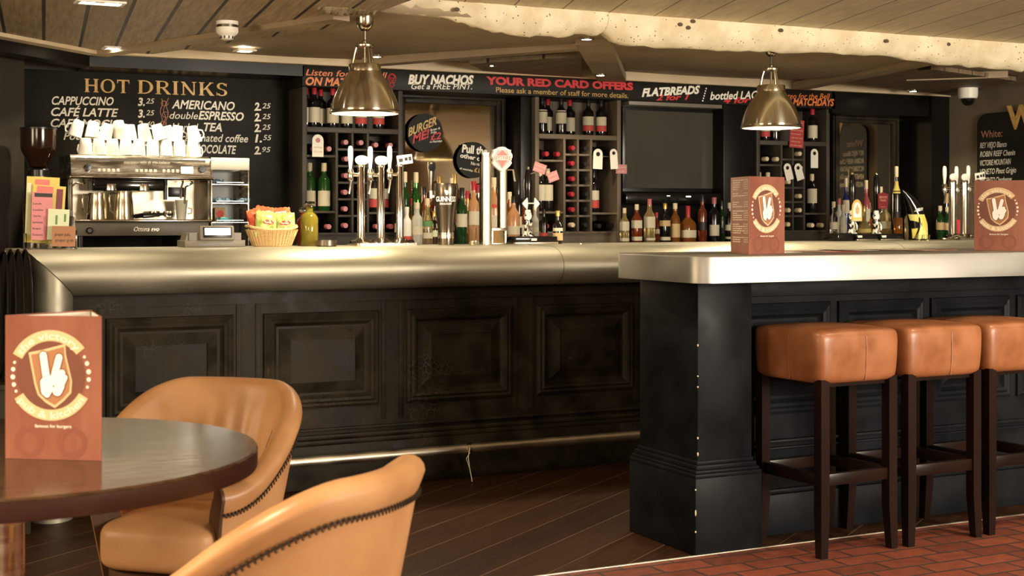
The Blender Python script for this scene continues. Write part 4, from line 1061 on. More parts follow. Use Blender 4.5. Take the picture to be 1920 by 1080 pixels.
# stacked cups on the hood
def cup0(lab, loc, rot, grp):
    t = thing('coffee_cup', lab, 'cup', loc, 0, grp, rot)
    r, hh = .040, .092
    MB().lathe([(0,.004),(.024,.004),(.027,0),(.029,.003),(.036,.05),(r,hh),(r-.003,hh),(.033,.05),(.025,.01),(0,.009)], 28).build('bowl', china, t, 50)
    MB().tube([(.036,0,.078),(.055,0,.080),(.063,0,.062),(.058,0,.038),(.034,0,.028)], .0048, 8).build('handle', china, t)
    return t
rnd = random.Random(11); ztop = ZC+z_top; first = None; GC = 'white coffee cups piled on the espresso machine'
def place_cup(px, row, tiltx, tilty, spin, lab, dy):
    global first
    Y = YC+.08+dy; p = at(px, 300, Y)
    if row == 0: z = ztop+.0925
    else: z = ztop+.188
    rot = Euler((PI+tiltx, tilty, spin), 'XYZ')
    if row: z += rnd.uniform(-.012,.012); Y += rnd.uniform(-.03,.03)
    loc = Vector((p.x, Y, z))
    if first is None: first = cup0(lab, loc, rot, GC); return
    dup(first, loc, label=lab, group=GC, rot=rot)
WHERE = ['at the left end', 'second from the left', 'third from the left', 'fourth from the left', 'fifth from the left', 'sixth from the left', 'seventh from the left', 'eighth from the left', 'at the right end']
for i in range(9):
    place_cup(160+25.2*i, 0, rnd.uniform(-.05,.05), rnd.uniform(-.05,.05), rnd.choice([.2,2.9,-.4,.9]), f'upturned white cup {WHERE[i]} of the front lower row on the espresso machine', 0)
for i in range(9):
    place_cup(163+25.2*i, 0, 0, 0, rnd.uniform(0,6), f'upturned white cup {WHERE[i]} of the back lower row on the espresso machine', .09)
U = ['at the left end','second from the left','third from the left','fourth from the left','fifth from the left','sixth from the left','seventh from the left','eighth from the left','ninth from the left','at the right end']
for i, (px, tx, ty, sp_) in enumerate([(149,.12,-.30,2.6),(177,-.05,.16,.3),(203,-.18,-.22,3.4),(222,.2,-.34,.5),(243,.06,.05,3.0),(266,.16,-.26,.2),(291,-.16,-.24,.6),(312,.05,.26,3.4),(336,.18,.12,.1),(359,.1,-.28,.2)]):
    place_cup(px, 1, tx, ty, sp_, f'tilted white cup {U[i]} of the upper row on the espresso machine', .045)

# ------------------------------------------------------------------ grinder
p = at(72, 300, 8.05)
g = thing('coffee_grinder', 'coffee grinder with a smoked brown hopper, left of the espresso machine', 'coffee grinder', (p.x, 8.05, ZC))
k = mpp(72, 8.05); zz = lambda py: CAMZ-(py-HY)*k-ZC
MB().lathe([(.017*1,zz(316)),(17*k,zz(313)),(21*k,zz(303)),(31*k,zz(283)),(32.5*k,zz(275)),(32.5*k,zz(243)),(31.5*k,zz(242)),(31.5*k,zz(275)),(30*k,zz(283)),(20*k,zz(303)),(0,zz(312))], 32).build('hopper', amberpl, g)
MB().lathe([(33.5*k,zz(243)),(33.5*k,zz(240)),(0,zz(239))], 32).build('lid', blackpl, g)
MB().lathe([(20*k,zz(330)),(20*k,zz(319)),(17*k,zz(316)),(0,zz(316))], 24).tube([(17*k,0,zz(318)),(25*k,-.02,zz(317))], .005, 8).build('collar', blackpl, g)
MB().lathe([(.07,.0),(.08,.01),(.075,.1),(.07,zz(331)),(0,zz(329))], 28, sy=1.2).build('body', darksteel, g)

# ------------------------------------------------------------------ sweet rack
p0, p1 = at(397, 440, 8.0), at(466, 440, 8.0)
sr = thing('sweet_rack', 'metal rack with wire shelves of wrapped sweets, right of the espresso machine', 'rack', ((p0.x+p1.x)/2, 8.0, ZC))
hw = (p1.x-p0.x)/2; k = mpp(432, 8.0); zz = lambda py: CAMZ-(py-HY)*k-ZC
for s in (-1, 1): MB().box(s*hw-.004, s*hw+.004, 0, .2, 0, zz(318), .001).build('side_panel', steel, sr)
MB().box(-hw-.004, hw+.004, -.006, .006, zz(319), zz(296), .003).build('header_board', white, sr)
MB().box(-hw, hw, .19, .2, 0, zz(300)).build('back_board', blackpl, sr)
for py in (346, 381, 417):
    mb = MB(); z = zz(py)
    for y in (0, .04, .08, .12, .16): mb.tube([(-hw,y,z),(hw,y,z)], .003, 6)
    mb.tube([(-hw+.03,-.002,z+.012),(hw-.03,-.002,z+.012)], .0025, 6); mb.build('wire_shelf', chrome, sr)
for i, (px, py, m, where) in enumerate([(406,340,sweet,'left on the top shelf'),(410,374,sweet,'far left on the middle shelf'),(424,375,sweet,'second on the middle shelf'),(457,373,sweet,'at the right end of the middle shelf'),(420,411,tealw,'on the lowest shelf')]):
    q = at(px, py, 8.04); zs = ZC+zz({340:346,374:381,375:381,373:381,411:417}[py])+.0035
    nm = 'teal' if m is tealw else 'blue'
    o = thing('wrapped_sweet', f'{nm} wrapped sweet {where} of the metal rack', 'sweet', (q.x, 8.045, zs), random.uniform(-.4,.4))
    rr = random.Random(i)
    MB().soft(0, 0, .014, .026, .018, .014, 2.4, 8, fn=lambda v: (v[0], v[1], v[2]*(1+.15*math.sin(v[0]*300)))).build('packet', m, o)
    mb = MB()
    for s in (-1,1): mb.add([(s*.024,0,.014),(s*.04,-.012,.026),(s*.042,.004,.030),(s*.04,.014,.012),(s*.038,-.006,.004)], [(0,1,2),(0,2,3),(0,3,4),(0,4,1)])
    mb.build('wrapper_twist', m, o, recalc=False)
q = at(411, 412, 8.1)
tb = thing('sweet_tub', 'small orange and white tub on the lowest shelf of the metal rack', 'tub', (q.x, 8.11, ZC+zz(417)+.0035))
MB().box(-.032,.032,-.03,.03,0,.082,.004).build('box', labtan, tb)
MB().lathe([(0,0),(.022,0),(.022,.002),(0,.002)], 18, Matrix.Translation((0,-.0302,.045)) @ Matrix.Rotation(PI/2,4,'X')).build('emblem', redp, tb)

# ================================================================== ON THE BAR TOP
ZK = Z0+W+.0005
YK = 6.62
def zk(py, px, Y=YK): return CAMZ-(py-HY)*mpp(px, Y)-ZK
# --- till display
p = at(408, 450, 6.55)
t = thing('till', 'grey till with a lit customer display, on the bar in front of the sweets', 'till', (p.x, 6.57, ZK))
k = mpp(408, 6.5)
MB().box(-60*k, 56*k, 0, .16, 0, 13*k, .004).build('base', greypl, t)
MB().slab([(-50*k,.02),(50*k,.02),(50*k,.15),(-50*k,.15)], 13*k, 27*k).prism([(-60*k,0),(-50*k,0),(-50*k,27*k),(-52*k,27*k)], .03, .14).build('body', greypl, t)
M = Matrix.Translation((2*k,-.005,28*k)) @ Matrix.Rotation(-.12, 4, 'X')
MB().box(-34*k,32*k,0,.03,-15*k,13*k,.006,M).build('display_housing', greypl, t)
MB().box(-28*k,27*k,-.003,.002,-10*k,10*k,.002,M).build('display_bezel', blackpl, t)
MB().box(-25*k,24*k,-.005,.002,-5*k,8*k,0,M).build('display', screenw, t)
MB().box(-36*k,8*k,-.001,.001,4*k,5.5*k).build('slot', blackpl, t)

# --- crisps basket
p = at(512, 445, 6.6)
bk = thing('crisp_basket', 'pale woven basket of crisp packets on the bar top', 'basket', (p.x, 6.62, ZK))
k = mpp(512, 6.55); bh = 38*k
mb = MB(); prof = []
for i in range(25):
    f = i/24; prof.append((.092+f*.03+(.0025 if i % 2 else 0), .004+f*bh*.80))
mb.rev(prof, 48, Matrix.Scale(.72, 4, (0,1,0)))
mb.rev([(r-.005, z) for r, z in prof][::-1], 48, Matrix.Scale(.72, 4, (0,1,0)))
mb.lathe([(0,.004),(.092,.004),(.09,.0),(0,.0)], 48, sy=.72); mb.build('woven_side', wicker, bk, 20)
pts = [((.122+.004*math.sin(9*a_))*math.cos(a_), (.122)*.72*math.sin(a_), .004+bh*.80+.018*abs(math.cos(a_))**3) for a_ in [2*PI*i/60 for i in range(60)]]
MB().tube(pts, .007, 8, closed=True).build('rim', wicker, bk)
mb = MB()
for i in range(40):
    a_ = 2*PI*i/40; mb.tube([(.0955*math.cos(a_),.0955*.72*math.sin(a_),.004),(.1275*math.cos(a_),.1275*.72*math.sin(a_),.004+bh*.8)], .0022, 5)
mb.build('stakes', wicker, bk)
def bag(lab, px, py, dy, w_, h_, rot, m, name_='crisp_packet', oval=redp, text=None):
    q = at(px, py, 6.62+dy)
    t = thing(name_, lab, 'crisp packet', (q.x, 6.62+dy, q.z), rot=rot, group='crisp packets in the basket')
    def fn(v):
        x, y, z = v; f = max(.04, 1-abs(z/h_)**3.2); f2 = max(.15, 1-.75*abs(x/w_)**3)
        return (x*(1-.04*(1-abs(z/h_))), y*f*f2*(1+.12*math.sin(x*210)*math.sin(z*140)), z+.0025*math.sin(x*260)*abs(z/h_)**4)
    MB().soft(0,0,0,w_,.026,h_,14,18,fn=fn).build('packet', m, t, 60)
    if oval:
        mb = MB(); n_ = 20; vs = [(0,-.0275,.008)]+[(w_*.5*math.cos(2*PI*i/n_), -.0255, .008+h_*.20*math.sin(2*PI*i/n_)) for i in range(n_)]
        mb.add(vs, [(0, i+1, (i+1) % n_+1) for i in range(n_)]); mb.build('logo_oval', oval, t, recalc=False)
        MB().tube([(w_*(-.32+.064*i), -.0283, .006+.004*math.sin(i*1.9)) for i in range(11)], .0016, 5).build('logo_script', chalk, t)
    if text:
        mb = MB(); mb.text(tgeo(text, .03), -w_*.5, w_*.5, h_*.45, .012, -.0215); mb.build('lettering', chalk, t, recalc=False)
bag('green crisp packet, left of the two in front in the basket', 499, 421, -.035, .056, .064, (-.12,.10,.15), crispg)
bag('green crisp packet, right of the two in front in the basket', 533, 422, -.03, .054, .060, (-.10,-.05,-.1), crispg)
bag('red crisp packet leaning out at the left side of the basket', 481, 417, .0, .044, .068, (-.1,-.25,.4), crispr, oval=None)
bag('red crisp packet standing behind the left green one', 497, 412, .03, .054, .064, (-.1,.16,0), crispr, oval=None)
bag('red crisp packet with white lettering behind the right green one', 526, 413, .03, .054, .062, (-.1,-.08,0), crispr, oval=None, text='ITOS')

# --- oil bottles and tealight
def flask(lab, px, r, hh, m, dy=0):
    p = at(px, 455, YK+dy)
    t = thing('oil_bottle', lab, 'bottle', (p.x, YK+dy, ZK))
    MB().lathe([(r*.92,0),(r,.006),(r,hh*.62),(r*.8,hh*.70),(r*.42,hh*.76),(r*.38,hh*.86),(r*.5,hh*.88),(0,hh*.88)], 28).build('body', m, t)
    MB().lathe([(r*.36,hh*.875),(r*.62,hh*.90),(r*.66,hh*.95),(r*.55,hh),(r*.3,hh*.985),(0,hh*.96)], 18).build('stopper', glassc, t)
flask('square-shouldered bottle of olive oil with a glass stopper, right of the basket', 580, .043, 84*mpp(580,YK), oilg)
flask('bottle of red chilli oil half hidden behind the olive oil', 568, .032, 72*mpp(568,YK), oilr, .09)
p = at(612, 456, 6.5)
t = thing('tealight_holder', 'low round glass tealight holder beside the olive oil', 'tealight holder', (p.x, 6.5, ZK))
MB().lathe([(.046,0),(.05,.004),(.05,.03),(.046,.03),(.044,.008),(0,.008)], 28).build('glass', darksteel, t)
MB().lathe([(.018,.009),(.018,.02),(0,.02)], 16).build('candle', white, t)

# --- triple beer taps
def beer_tap(px0, pxs, tops, Y, lab, base_py, scale=1.0, text='EXTRA COLD'):
    k = mpp(px0, Y); p = at(px0, 455, Y)
    t = thing('triple_beer_tap', lab, 'beer tap', (p.x, Y, ZK), group='chrome triple beer taps')
    xs = [at(px, 400, Y).x-p.x for px in pxs]; r = 7.2*k
    # swept base: flat foot that rises to the columns
    mb = MB(); w0, w1 = xs[0]-.055, xs[-1]+.075
    n_ = 24; vs = []; fs = []
    for i in range(n_+1):
        x = w0+(w1-w0)*i/n_; e = math.sin(PI*min(1,max(0,i/n_)))**.5
        wv = .014+.018*max(0, max(math.exp(-((x-c)/.03)**2) for c in xs))
        vs += [(x,-.07*e-.015,.012),(x,-.04*e-.01,wv+.006),(x,0,wv+.012),(x,.05*e+.01,wv),(x,.06*e+.015,.012)]
    for i in range(n_):
        for j in range(4): a_ = i*5+j; fs.append((a_,a_+5,a_+6,a_+1))
    mb.add(vs, fs); mb.build('swept_base', chrome, t, 60)
    MB().slab(rrect(w0, w1, -.085, .075, .02, 4), 0, .0125).build('foot_plate', steel, t)
    mb = MB(); mb.text(tgeo(text, .0), xs[-1]-.06, xs[-1]+.07, .0135, .011, -.0862, M=Matrix.Translation((0,0,-.012))); mb.build('lettering', blackpl, t, recalc=False)
    for i, (x, tp) in enumerate(zip(xs, tops)):
        zt_ = CAMZ-(tp-HY)*k-ZK
        c = MB().lathe([(r*1.2,.02),(r,.035),(r,zt_-.02),(r*1.06,zt_-.018),(r*1.06,zt_-.008),(r*.9,zt_),(0,zt_+.002)], 24, Matrix.Translation((x,0,0))).build('column', chrome, t)
        # lens badge on top
        if i < 2: MB().soft(x+.0, -.012, zt_+.018, .036, .012, .024, 2.2, 10).build('badge', white, t)
        else:
            Mb = Matrix.Translation((x+.02,-.014,zt_+.02)) @ Matrix.Rotation(-.14,4,'Y')
            b_ = MB().box(-.042,.042,-.004,.004,-.024,.024,.003,Mb).build('badge', white, t)
            MB().box(-.034,-.012,-.0048,-.0035,-.010,.008,0,Mb).box(-.002,.014,-.0048,-.0035,-.006,.010,0,Mb).box(.02,.034,-.0048,-.0035,-.008,.012,0,Mb).build('badge_print', labblack, t)
        # tap body at the left of the column: shank, valve, spout and white lever
        xt = x-r*3.1; zv = zt_-.055
        MB().tube([(x,0,zv),(xt,-.01,zv)], .010, 10).lathe([(.0,-.03),(.012,-.028),(.016,-.01),(.014,.006),(.018,.012),(.013,.03),(0,.032)], 14, Matrix.Translation((xt,-.01,zv))).tube([(xt,-.012,zv-.025),(xt-.004,-.02,zv-.05),(xt-.012,-.022,zv-.095)], [.008,.006,.006], 10).build('tap_valve', chrome, t)
        MB().lathe([(.007,zv+.03),(.009,zv+.05),(.013,zv+.085),(.013,zv+.125),(.009,zv+.14),(0,zv+.144)], 14, Matrix.Translation((xt,-.01,0))).build('lever', china, t)
    return t
beer_tap(712, (677,714,750), (308,308,306), YK, 'chrome triple beer tap with white levers, in front of the left wine rack', 455)
beer_tap(1808, (1786,1808,1830), (338,338,336), 6.75, 'chrome triple beer tap at the right end, beside the wine board', 446, text='EXTRA COLD')

# --- pint-glass shaped stout tap
p = at(836, 457, YK); k = mpp(836, YK)
t = thing('stout_tap', 'dark metal pint-shaped beer tap with white lettering, on the bar', 'beer tap', (p.x, YK, ZK))
z = lambda py: CAMZ-(py-HY)*k-ZK
stoutm = mat('stout_tap_metal', (.15,.122,.09), .24, .9)
MB().lathe([(0,0),(15*k,0),(15.5*k,z(450)),(15*k,z(435)),(15.5*k,z(425)),(19*k,z(395)),(22.5*k,z(370)),(23.5*k,z(352)),(22*k,z(344)),(0,z(343))], 36).build('body', stoutm, t)
MB().lathe([(15.7*k,z(447)),(15.3*k,z(436))], 36).build('silver_band', steel, t)
mb = MB()
geo = tgeo('GUINNESS', .02)
def wrapped(geo, r, zb, cap, half, a0=0):
    vs, fs, (mn, mx) = geo; hh = cap/CAPH
    return [(r*math.sin(a0+half*(2*(v[0]-mn)/(mx-mn)-1)), -r*math.cos(a0+half*(2*(v[0]-mn)/(mx-mn)-1)), zb+v[1]*hh) for v in vs], fs
camang = -math.atan((836-CX)/F)-YAW   # direction towards the room side
v, f = wrapped(geo, 23.6*k+.001, z(378), 9*k, .85, -YAW*.9); mb.add(v, f)
v, f = wrapped(tgeo('DRAUGHT', .01), 22.4*k+.002, z(384), 3.5*k, .5, -YAW*.9); mb.add(v, f); mb.build('lettering', china, t, recalc=False)
mb = MB(); aa = -YAW*.9
harp = [(0,0),(.008,.0),(.012,.012),(.009,.026),(.004,.022),(.0,.026),(-.008,.024),(-.004,.012)]
mb.add([((24*k+.0015)*math.sin(aa+x/(23*k)), -(24*k+.0015)*math.cos(aa+x/(23*k)), z(366)+y_) for x, y_ in harp], [tuple(range(len(harp)))]); mb.build('harp_emblem', china, t, recalc=False)
MB().tube([(-.07,.03,z(368)),(-.02,.0,z(366))], .011, 10).lathe([(.012,z(372)),(.012,z(358)),(0,z(358))], 14, Matrix.Translation((-.07,.03,0))).build('tap_valve', chrome, t)
MB().lathe([(.012,z(358)),(.017,z(335)),(.026,z(308)),(.024,z(304)),(0,z(303))], 20, Matrix.Translation((-.072,.03,0)), sy=.6).build('lever', stoutm, t)
MB().lathe([(0,0),(.019,0),(.019,.003),(0,.004)], 18, Matrix.Translation((-.072,.0125,z(314))) @ Matrix.Rotation(PI/2+.1,4,'X')).build('lever_badge', blackc, t)

# --- tall badged keg font
p = at(924, 457, YK); k = mpp(924, YK)
t = thing('ale_tap', 'tall gold-chrome twin-column beer tap with a shield badge on top', 'beer tap', (p.x, YK, ZK))
z = lambda py: CAMZ-(py-HY)*k-ZK
X_ = lambda px: (px-924)*k*1.08
MB().slab(rrect(X_(901), X_(919), -.03, .03, .014, 5), 0, z(290)).build('column', nickel, t)
MB().slab(rrect(X_(936), X_(950), -.02, .03, .010, 5), z(432), z(300)).build('column', nickel, t)
MB().slab(rrect(X_(901), X_(950), -.022, .028, .012, 5), z(304), z(287)).build('bridge', nickel, t)
fx0, fx1 = X_(918), X_(946)
MB().box(fx0, fx1, -.026, .026, 0, .008, .002).box(fx0, fx1, -.026, .026, z(433), z(427), .002).box(fx0, fx0+.008, -.026, .026, .008, z(433)).box(fx1-.008, fx1, -.026, .026, .008, z(433)).build('sight_frame', steel, t)
MB().box(fx0+.008, fx1-.008, -.01, .0, .008, z(433)).build('sight_window', glassy, t)
def shield(s): return [(0,-1.1*s),(.35*s,-.92*s),(.72*s,-.62*s),(.92*s,-.35*s),(.80*s,-.1*s),(.98*s,.15*s),(.95*s,.4*s),(.82*s,.55*s),(.85*s,.75*s),(.55*s,.82*s),(.3*s,.98*s),(0,1.02*s),(-.3*s,.98*s),(-.55*s,.82*s),(-.85*s,.75*s),(-.82*s,.55*s),(-.95*s,.4*s),(-.98*s,.15*s),(-.80*s,-.1*s),(-.92*s,-.35*s),(-.72*s,-.62*s),(-.35*s,-.92*s)]
c = Matrix.Translation((X_(934),-.045,z(298)))
s_ = 22*k
MB().prism(shield(s_), -.006, .014, c).build('badge', china, t)
MB().prism([(0,-.86*s_),(.62*s_,-.25*s_),(.66*s_,.3*s_),(.45*s_,.74*s_),(-.45*s_,.74*s_),(-.66*s_,.3*s_),(-.62*s_,-.25*s_)], -.0075, -.005, c).build('badge_field', badgegrey, t)
MB().prism([(0,-.72*s_),(.42*s_,-.15*s_),(.45*s_,.35*s_),(0,.72*s_),(-.45*s_,.35*s_),(-.42*s_,-.15*s_)], -.009, -.007, c).build('badge_diamond', badgered, t)
MB().box(-.86*s_,.86*s_,-.010,-.008,-.14*s_,.26*s_,0,c).build('badge_banner', china, t)
mb = MB(); mb.text(tgeo('SPITFIRE', .01), -.8*s_, .8*s_, -.10*s_, .32*s_, -.0108, c); mb.build('badge_lettering', badgered, t, recalc=False)
MB().tube([(X_(950),.0,z(318)),(X_(962),-.01,z(318)),(X_(964),-.02,z(340))], .006, 8).build('spout', chrome, t)
# glass tealight holder with wire loop beside it
p = at(889, 456, 6.5)
q = thing('wire_bottle_stand', 'small chrome wire loop stand left of the badged tap tower', 'stand', (p.x, 6.5, ZK))
MB().lathe([(.024,0),(.026,.004),(.026,.022),(0,.024)], 18).build('foot', steel, q)
MB().tube([(-.010,0,.02),(-.011,0,.085),(-.006,0,.10),(.006,0,.10),(.011,0,.085),(.010,0,.02)], .003, 8).build('loop', chrome, q)

# --- cask ale hand pumps
def hand_pump(px, top, hand, base_l, base_r, base_top, base_bot, Y, lab, clip):
    k = mpp(px, Y); p = at(px, base_bot, Y)
    t = thing('hand_pump', lab, 'hand pump', (p.x, Y, ZK), group='cask ale hand pumps')
    z = lambda py: max(0, CAMZ-(py-HY)*k-ZK)
    X_ = lambda q: (q-px)*k*1.1
    zb = z(base_top)
    MB().box(X_(base_l), X_(base_r), -.07, .06, .012, zb, .004).build('drip_box', blackgl, t)
    MB().box(X_(base_l)-.004, X_(base_r)+.004, -.075, .065, 0, .012, .003).build('foot_plate', steel, t)
    MB().box(-.016,.016,-.0715,-.069,zb*.45,zb*.75).build('name_plate', white, t)
    zh = z(hand); zt_ = z(top); L_ = zt_-zb
    MB().lathe([(.034,zb),(.034,zb+.006),(.022,zb+.014),(.019,zb+.05),(.024,zb+.07),(.018,zb+.09),(.022,zb+.11),(.016,zb+.128),(.014,zb+.14),(0,zb+.14)], 22).build('china_grip', pumpchina, t)
    MB().lathe([(.013,zb+.139),(.016,zb+.17),(.021,zb+L_*.66),(.022,zb+L_*.76),(.017,zb+L_*.88),(.010,zb+L_*.95),(0,zb+L_*.95)], 22).build('handle', blackgl, t)
    MB().lathe([(.008,zb+L_*.945),(.010,zb+L_*.955),(.007,zb+L_*.965),(.009,zb+L_*.98),(.005,zb+L_),(0,zb+L_)], 14).build('finial', chrome, t)
    MB().tube([(-.03,-.055,zb),(-.032,-.06,zb+.05),(-.03,-.065,zb+.07),(-.024,-.07,zb+.05),(-.024,-.07,zb+.02)], .006, 8).build('spout', chrome, t)
    C = Matrix.Translation((0,-.034,zb+L_*.47))
    if clip == 'diamond':
        for s in (-1,1):
            MB().prism([(s*.018,0),(s*.022,.030),(s*.048,.004),(s*.050,-.004),(s*.022,-.034)], -.003, .003, C).build('pump_clip', china, t)
        MB().tube([(-.05,-.034,zb+L_*.47),(.05,-.034,zb+L_*.47)], .003, 6).build('clip_band', china, t)
    elif clip == 'arch':
        C = Matrix.Translation((.01,-.03,zb+L_*.36))
        po = [(-.038,-.06),(.038,-.06),(.038,.01)]+[(.038*math.cos(a_), .01+.062*math.sin(a_)) for a_ in [PI*i/12 for i in range(1,12)]]+[(-.038,.01)]
        MB().prism(po, -.003, .003, C).build('pump_clip', gold, t)
        MB().prism([(x*.78, y_*.82-.004) for x, y_ in po], -.0045, -.002, C).build('clip_field', china, t)
        mb = MB(); mb.flat([(0,-.02),(.014,-.01),(.016,.015),(.006,.03),(0,.045),(-.006,.03),(-.016,.015),(-.014,-.01)], -.005, C); mb.build('clip_motif', labtan, t, recalc=False)
        MB().box(-.034,.034,-.006,-.004,-.05,-.036,0,C).build('clip_band', yellowp, t)
    else:
        C = Matrix.Translation((.022,-.034,zb+L_*.52))
        MB().prism([(-.036,-.045),(.034,-.045),(.042,.045),(.012,.05),(0,.058),(-.012,.05),(-.040,.045)], -.003, .003, C).build('pump_clip', maroon, t)
        mb = MB(); mb.text(tgeo('BISHOPS', .01), -.030, .030, .018, .014, -.004, C); mb.text(tgeo('FINGER', .01), -.022, .022, .0, .012, -.004, C); mb.text(tgeo('kentish ale', 0), -.02, .02, -.036, .006, -.004, C)
        mb.build('clip_lettering', pinkp, t, recalc=False)
    return t
hand_pump(990, 312, 400, 955, 1035, 443, 456, YK, 'black hand pump with a white double-pointed clip, left of the middle rack', 'diamond')
hand_pump(1598, 322, 400, 1592, 1636, 438, 451, 6.7, 'black hand pump with a pointed-arch gold and white clip, left of the right pair', 'arch')
hand_pump(1643, 322, 400, 1637, 1684, 438, 451, 6.7, 'black hand pump with a square maroon clip, right of the right pair', 'square')
p = at(1572, 450, 6.7)
t = thing('drip_tray', 'low black drip tray left of the right pair of hand pumps', 'drip tray', (p.x, 6.7, ZK)); MB().box(-.06,.055,-.07,.06,0,.045,.005).build('tray', blackgl, t); MB().box(-.05,.045,-.06,.05,.045,.047,.001).build('grille', darksteel, t)
card('pink price card slanting above the hand pump, left of the middle rack', 1012, 315, 6.60, 26, 18, .30, pinkcard, ['any two cask','ales for less'], labcream)
t = bpy.data.objects['price_card.002']
MB().tube([(.0,.004,-.02),(-.06,.03,-.06)], .003, 6).build('clip_wire', steel, t)
card('small mauve price card slanting beside the middle rack', 1037, 331, 6.60, 22, 18, -.35, pinkcard, ['guest ale','today'], labcream)
# cream liqueur flask bottle on the bar
p = at(1046, 458, 6.62)
bottle('liqueur_bottle', 'squat black liqueur bottle with cream and gold labels, right of the hand pump', 'bottle', (p.x, 6.62, ZK), 62*mpp(1046,6.62), .026, wineg, capgold, ((labcream,.38,.48,'neck_label'),(labtan,.10,.33,'label'),), 'squat', capmat_h=.16)
# bottle opener
p = at(1092, 456, 6.55)
t = thing('bottle_opener', 'steel bar blade opener lying on the bar by the middle rack', 'opener', (p.x, 6.5, ZK), .25)
MB().slab([(-.06,-.008),(-.05,-.014),(.03,-.010),(.06,-.016),(.075,0),(.06,.016),(.03,.010),(-.05,.014),(-.06,.008)], .0, .004).build('blade', chrome, t)

# --- curved cider tap
k = mpp(1715, 6.72); p = at(1718, 450, 6.72)
t = thing('cider_tap', 'curved black horn-shaped beer tap with a yellow front', 'beer tap', (p.x, 6.72, ZK))
z = lambda py: CAMZ-(py-HY)*k-ZK
X_ = lambda q: (q-1718)*k*1.1
pts = [(X_(1722),0,.0),(X_(1722),0,z(430)),(X_(1720),0,z(415)),(X_(1716),0,z(400)),(X_(1709),0,z(385)),(X_(1701),0,z(372)),(X_(1693),0,z(362)),(X_(1687),0,z(357))]
MB().tube(pts, [.058,.058,.056,.052,.042,.030,.016,.006], 24).build('horn', blackgl, t)
# yellow front wraps the lower part
mb = MB(); vs = []; fs = []
for i in range(9):
    f = i/8; zz_ = .01+f*(z(402)-.01); r = .0585-.004*f; xc = X_(1722)+(X_(1716)-X_(1722))*max(0,(f-.6)/.4)
    for j in range(15):
        a_ = -PI/2-YAW+math.radians(-50+125*j/14-18*f); vs.append((xc+(r+.0015)*math.cos(a_), (r+.0015)*math.sin(a_), zz_))
for i in range(8):
    for j in range(14): a_ = i*15+j; fs.append((a_,a_+1,a_+16,a_+15))
mb.add(vs, fs); mb.build('yellow_front', yellowf, t, recalc=False)
mb = MB(); pts_ = []
for j in range(12):
    f = j/11; a_ = -PI/2-YAW+math.radians(-32+28*math.sin(f*2.2)); r = .0615-.004*f; pts_.append((X_(1721)+r*math.cos(a_), r*math.sin(a_), .008+f*(z(405)-.01)))
mb.tube(pts_, .0055, 6); mb.build('black_swoosh', blackgl, t)
vs, fs, (mn, mx) = tgeo('STRONGBOW', .03, .2)
mb = MB(); mb.add([(X_(1716)+.053*math.sin(-YAW+.75*(2*(v[0]-mn)/(mx-mn)-1)), -.053*math.cos(-YAW+.75*(2*(v[0]-mn)/(mx-mn)-1))-.001, z(398)+v[1]/CAPH*.018+.012*(v[0]-mn)/(mx-mn)) for v in vs], fs); mb.build('lettering', china, t, recalc=False)
p = at(1772, 450, 6.7)
t = thing('drip_tray', 'small oval steel drip tray beside the right triple tap', 'drip tray', (p.x, 6.66, ZK)); MB().lathe([(0,0),(.07,0),(.08,.006),(.075,.012),(.06,.008),(0,.008)], 28, sy=.6).build('tray', steel, t)
for i, px in enumerate((1724, 1738)):
    p = at(px, 452, 6.52); t = thing('shot_glass', ['small clear shot glass, left of two below the curved tap','small clear shot glass, right of two below the curved tap'][i], 'glass', (p.x, 6.52, ZK), group='shot glasses by the curved tap')
    MB().lathe([(0,0),(.016,0),(.02,.036),(.018,.036),(.015,.006),(0,.006)], 18).build('bowl', glassc, t)

# --- leaflets at the left end of the bar
p = at(92, 462, 6.5); k = mpp(92, 6.5)
lh = thing('leaflet_holder', 'clear acrylic leaflet stand on the left corner of the bar', 'leaflet holder', (p.x, 6.5, ZK))
X_ = lambda q: (q-92)*k*.98
MB().box(X_(46),X_(142),-.05,.11,0,.004,.001).box(X_(48),X_(96),.06,.064,.004,.20,.001).box(X_(48),X_(51),-.0,.064,.004,.07).build('rear_pocket', acryl, lh)
MB().box(X_(86),X_(140),.0,.004,.004,.145,.001).box(X_(62),X_(92),.018,.021,.004,.11,.001).build('middle_pocket', acryl, lh)
MB().box(X_(96),X_(142),-.035,-.032,.004,.085,.001).build('front_pocket', acryl, lh)
def leaflet(lab, x0, x1, y0, y1, dy, m, bars, tilt=.03, name='leaflet'):
    a = at(x0, y0, 6.5+dy); b = at(x1, y1, 6.5+dy); cx_, hw_ = (a.x+b.x)/2, (b.x-a.x)/2; hh = a.z-b.z
    zb = max(b.z, ZK+.0055)
    t = thing(name, lab, 'leaflet', (cx_, 6.5+dy, zb), rot=(-.05, tilt, 0), group='leaflets in the acrylic stand')
    MB().box(-hw_, hw_, -.001, .001, 0, hh).build('sheet', m, t)
    for bx0, bx1, bz0, bz1, bm_, tx in bars:
        if tx:
            mb = MB(); mb.text(tgeo(tx, .01), -hw_+2*hw_*bx0, -hw_+2*hw_*bx1, hh*bz0, hh*(bz1-bz0), -.0016); mb.build('lettering', bm_, t, recalc=False)
        else: MB().box(-hw_+2*hw_*bx0, -hw_+2*hw_*bx1, -.0015, -.0008, hh*bz0, hh*bz1).build('printed_panel', bm_, t)
leaflet('yellow leaflet with a red panel, rearmost and tallest in the stand', 46, 108, 331, 455, .05, yellowp, [(.25,.7,.86,.96,badgered,None),(.02,.15,.1,.9,greenpaper,None)], .04)
leaflet('yellow leaflet with a red panel, in front of the tallest one', 55, 117, 347, 455, .035, yellowp, [(.12,.62,.86,.98,badgered,None),(.72,.92,.4,.95,maroon,None)], .07)
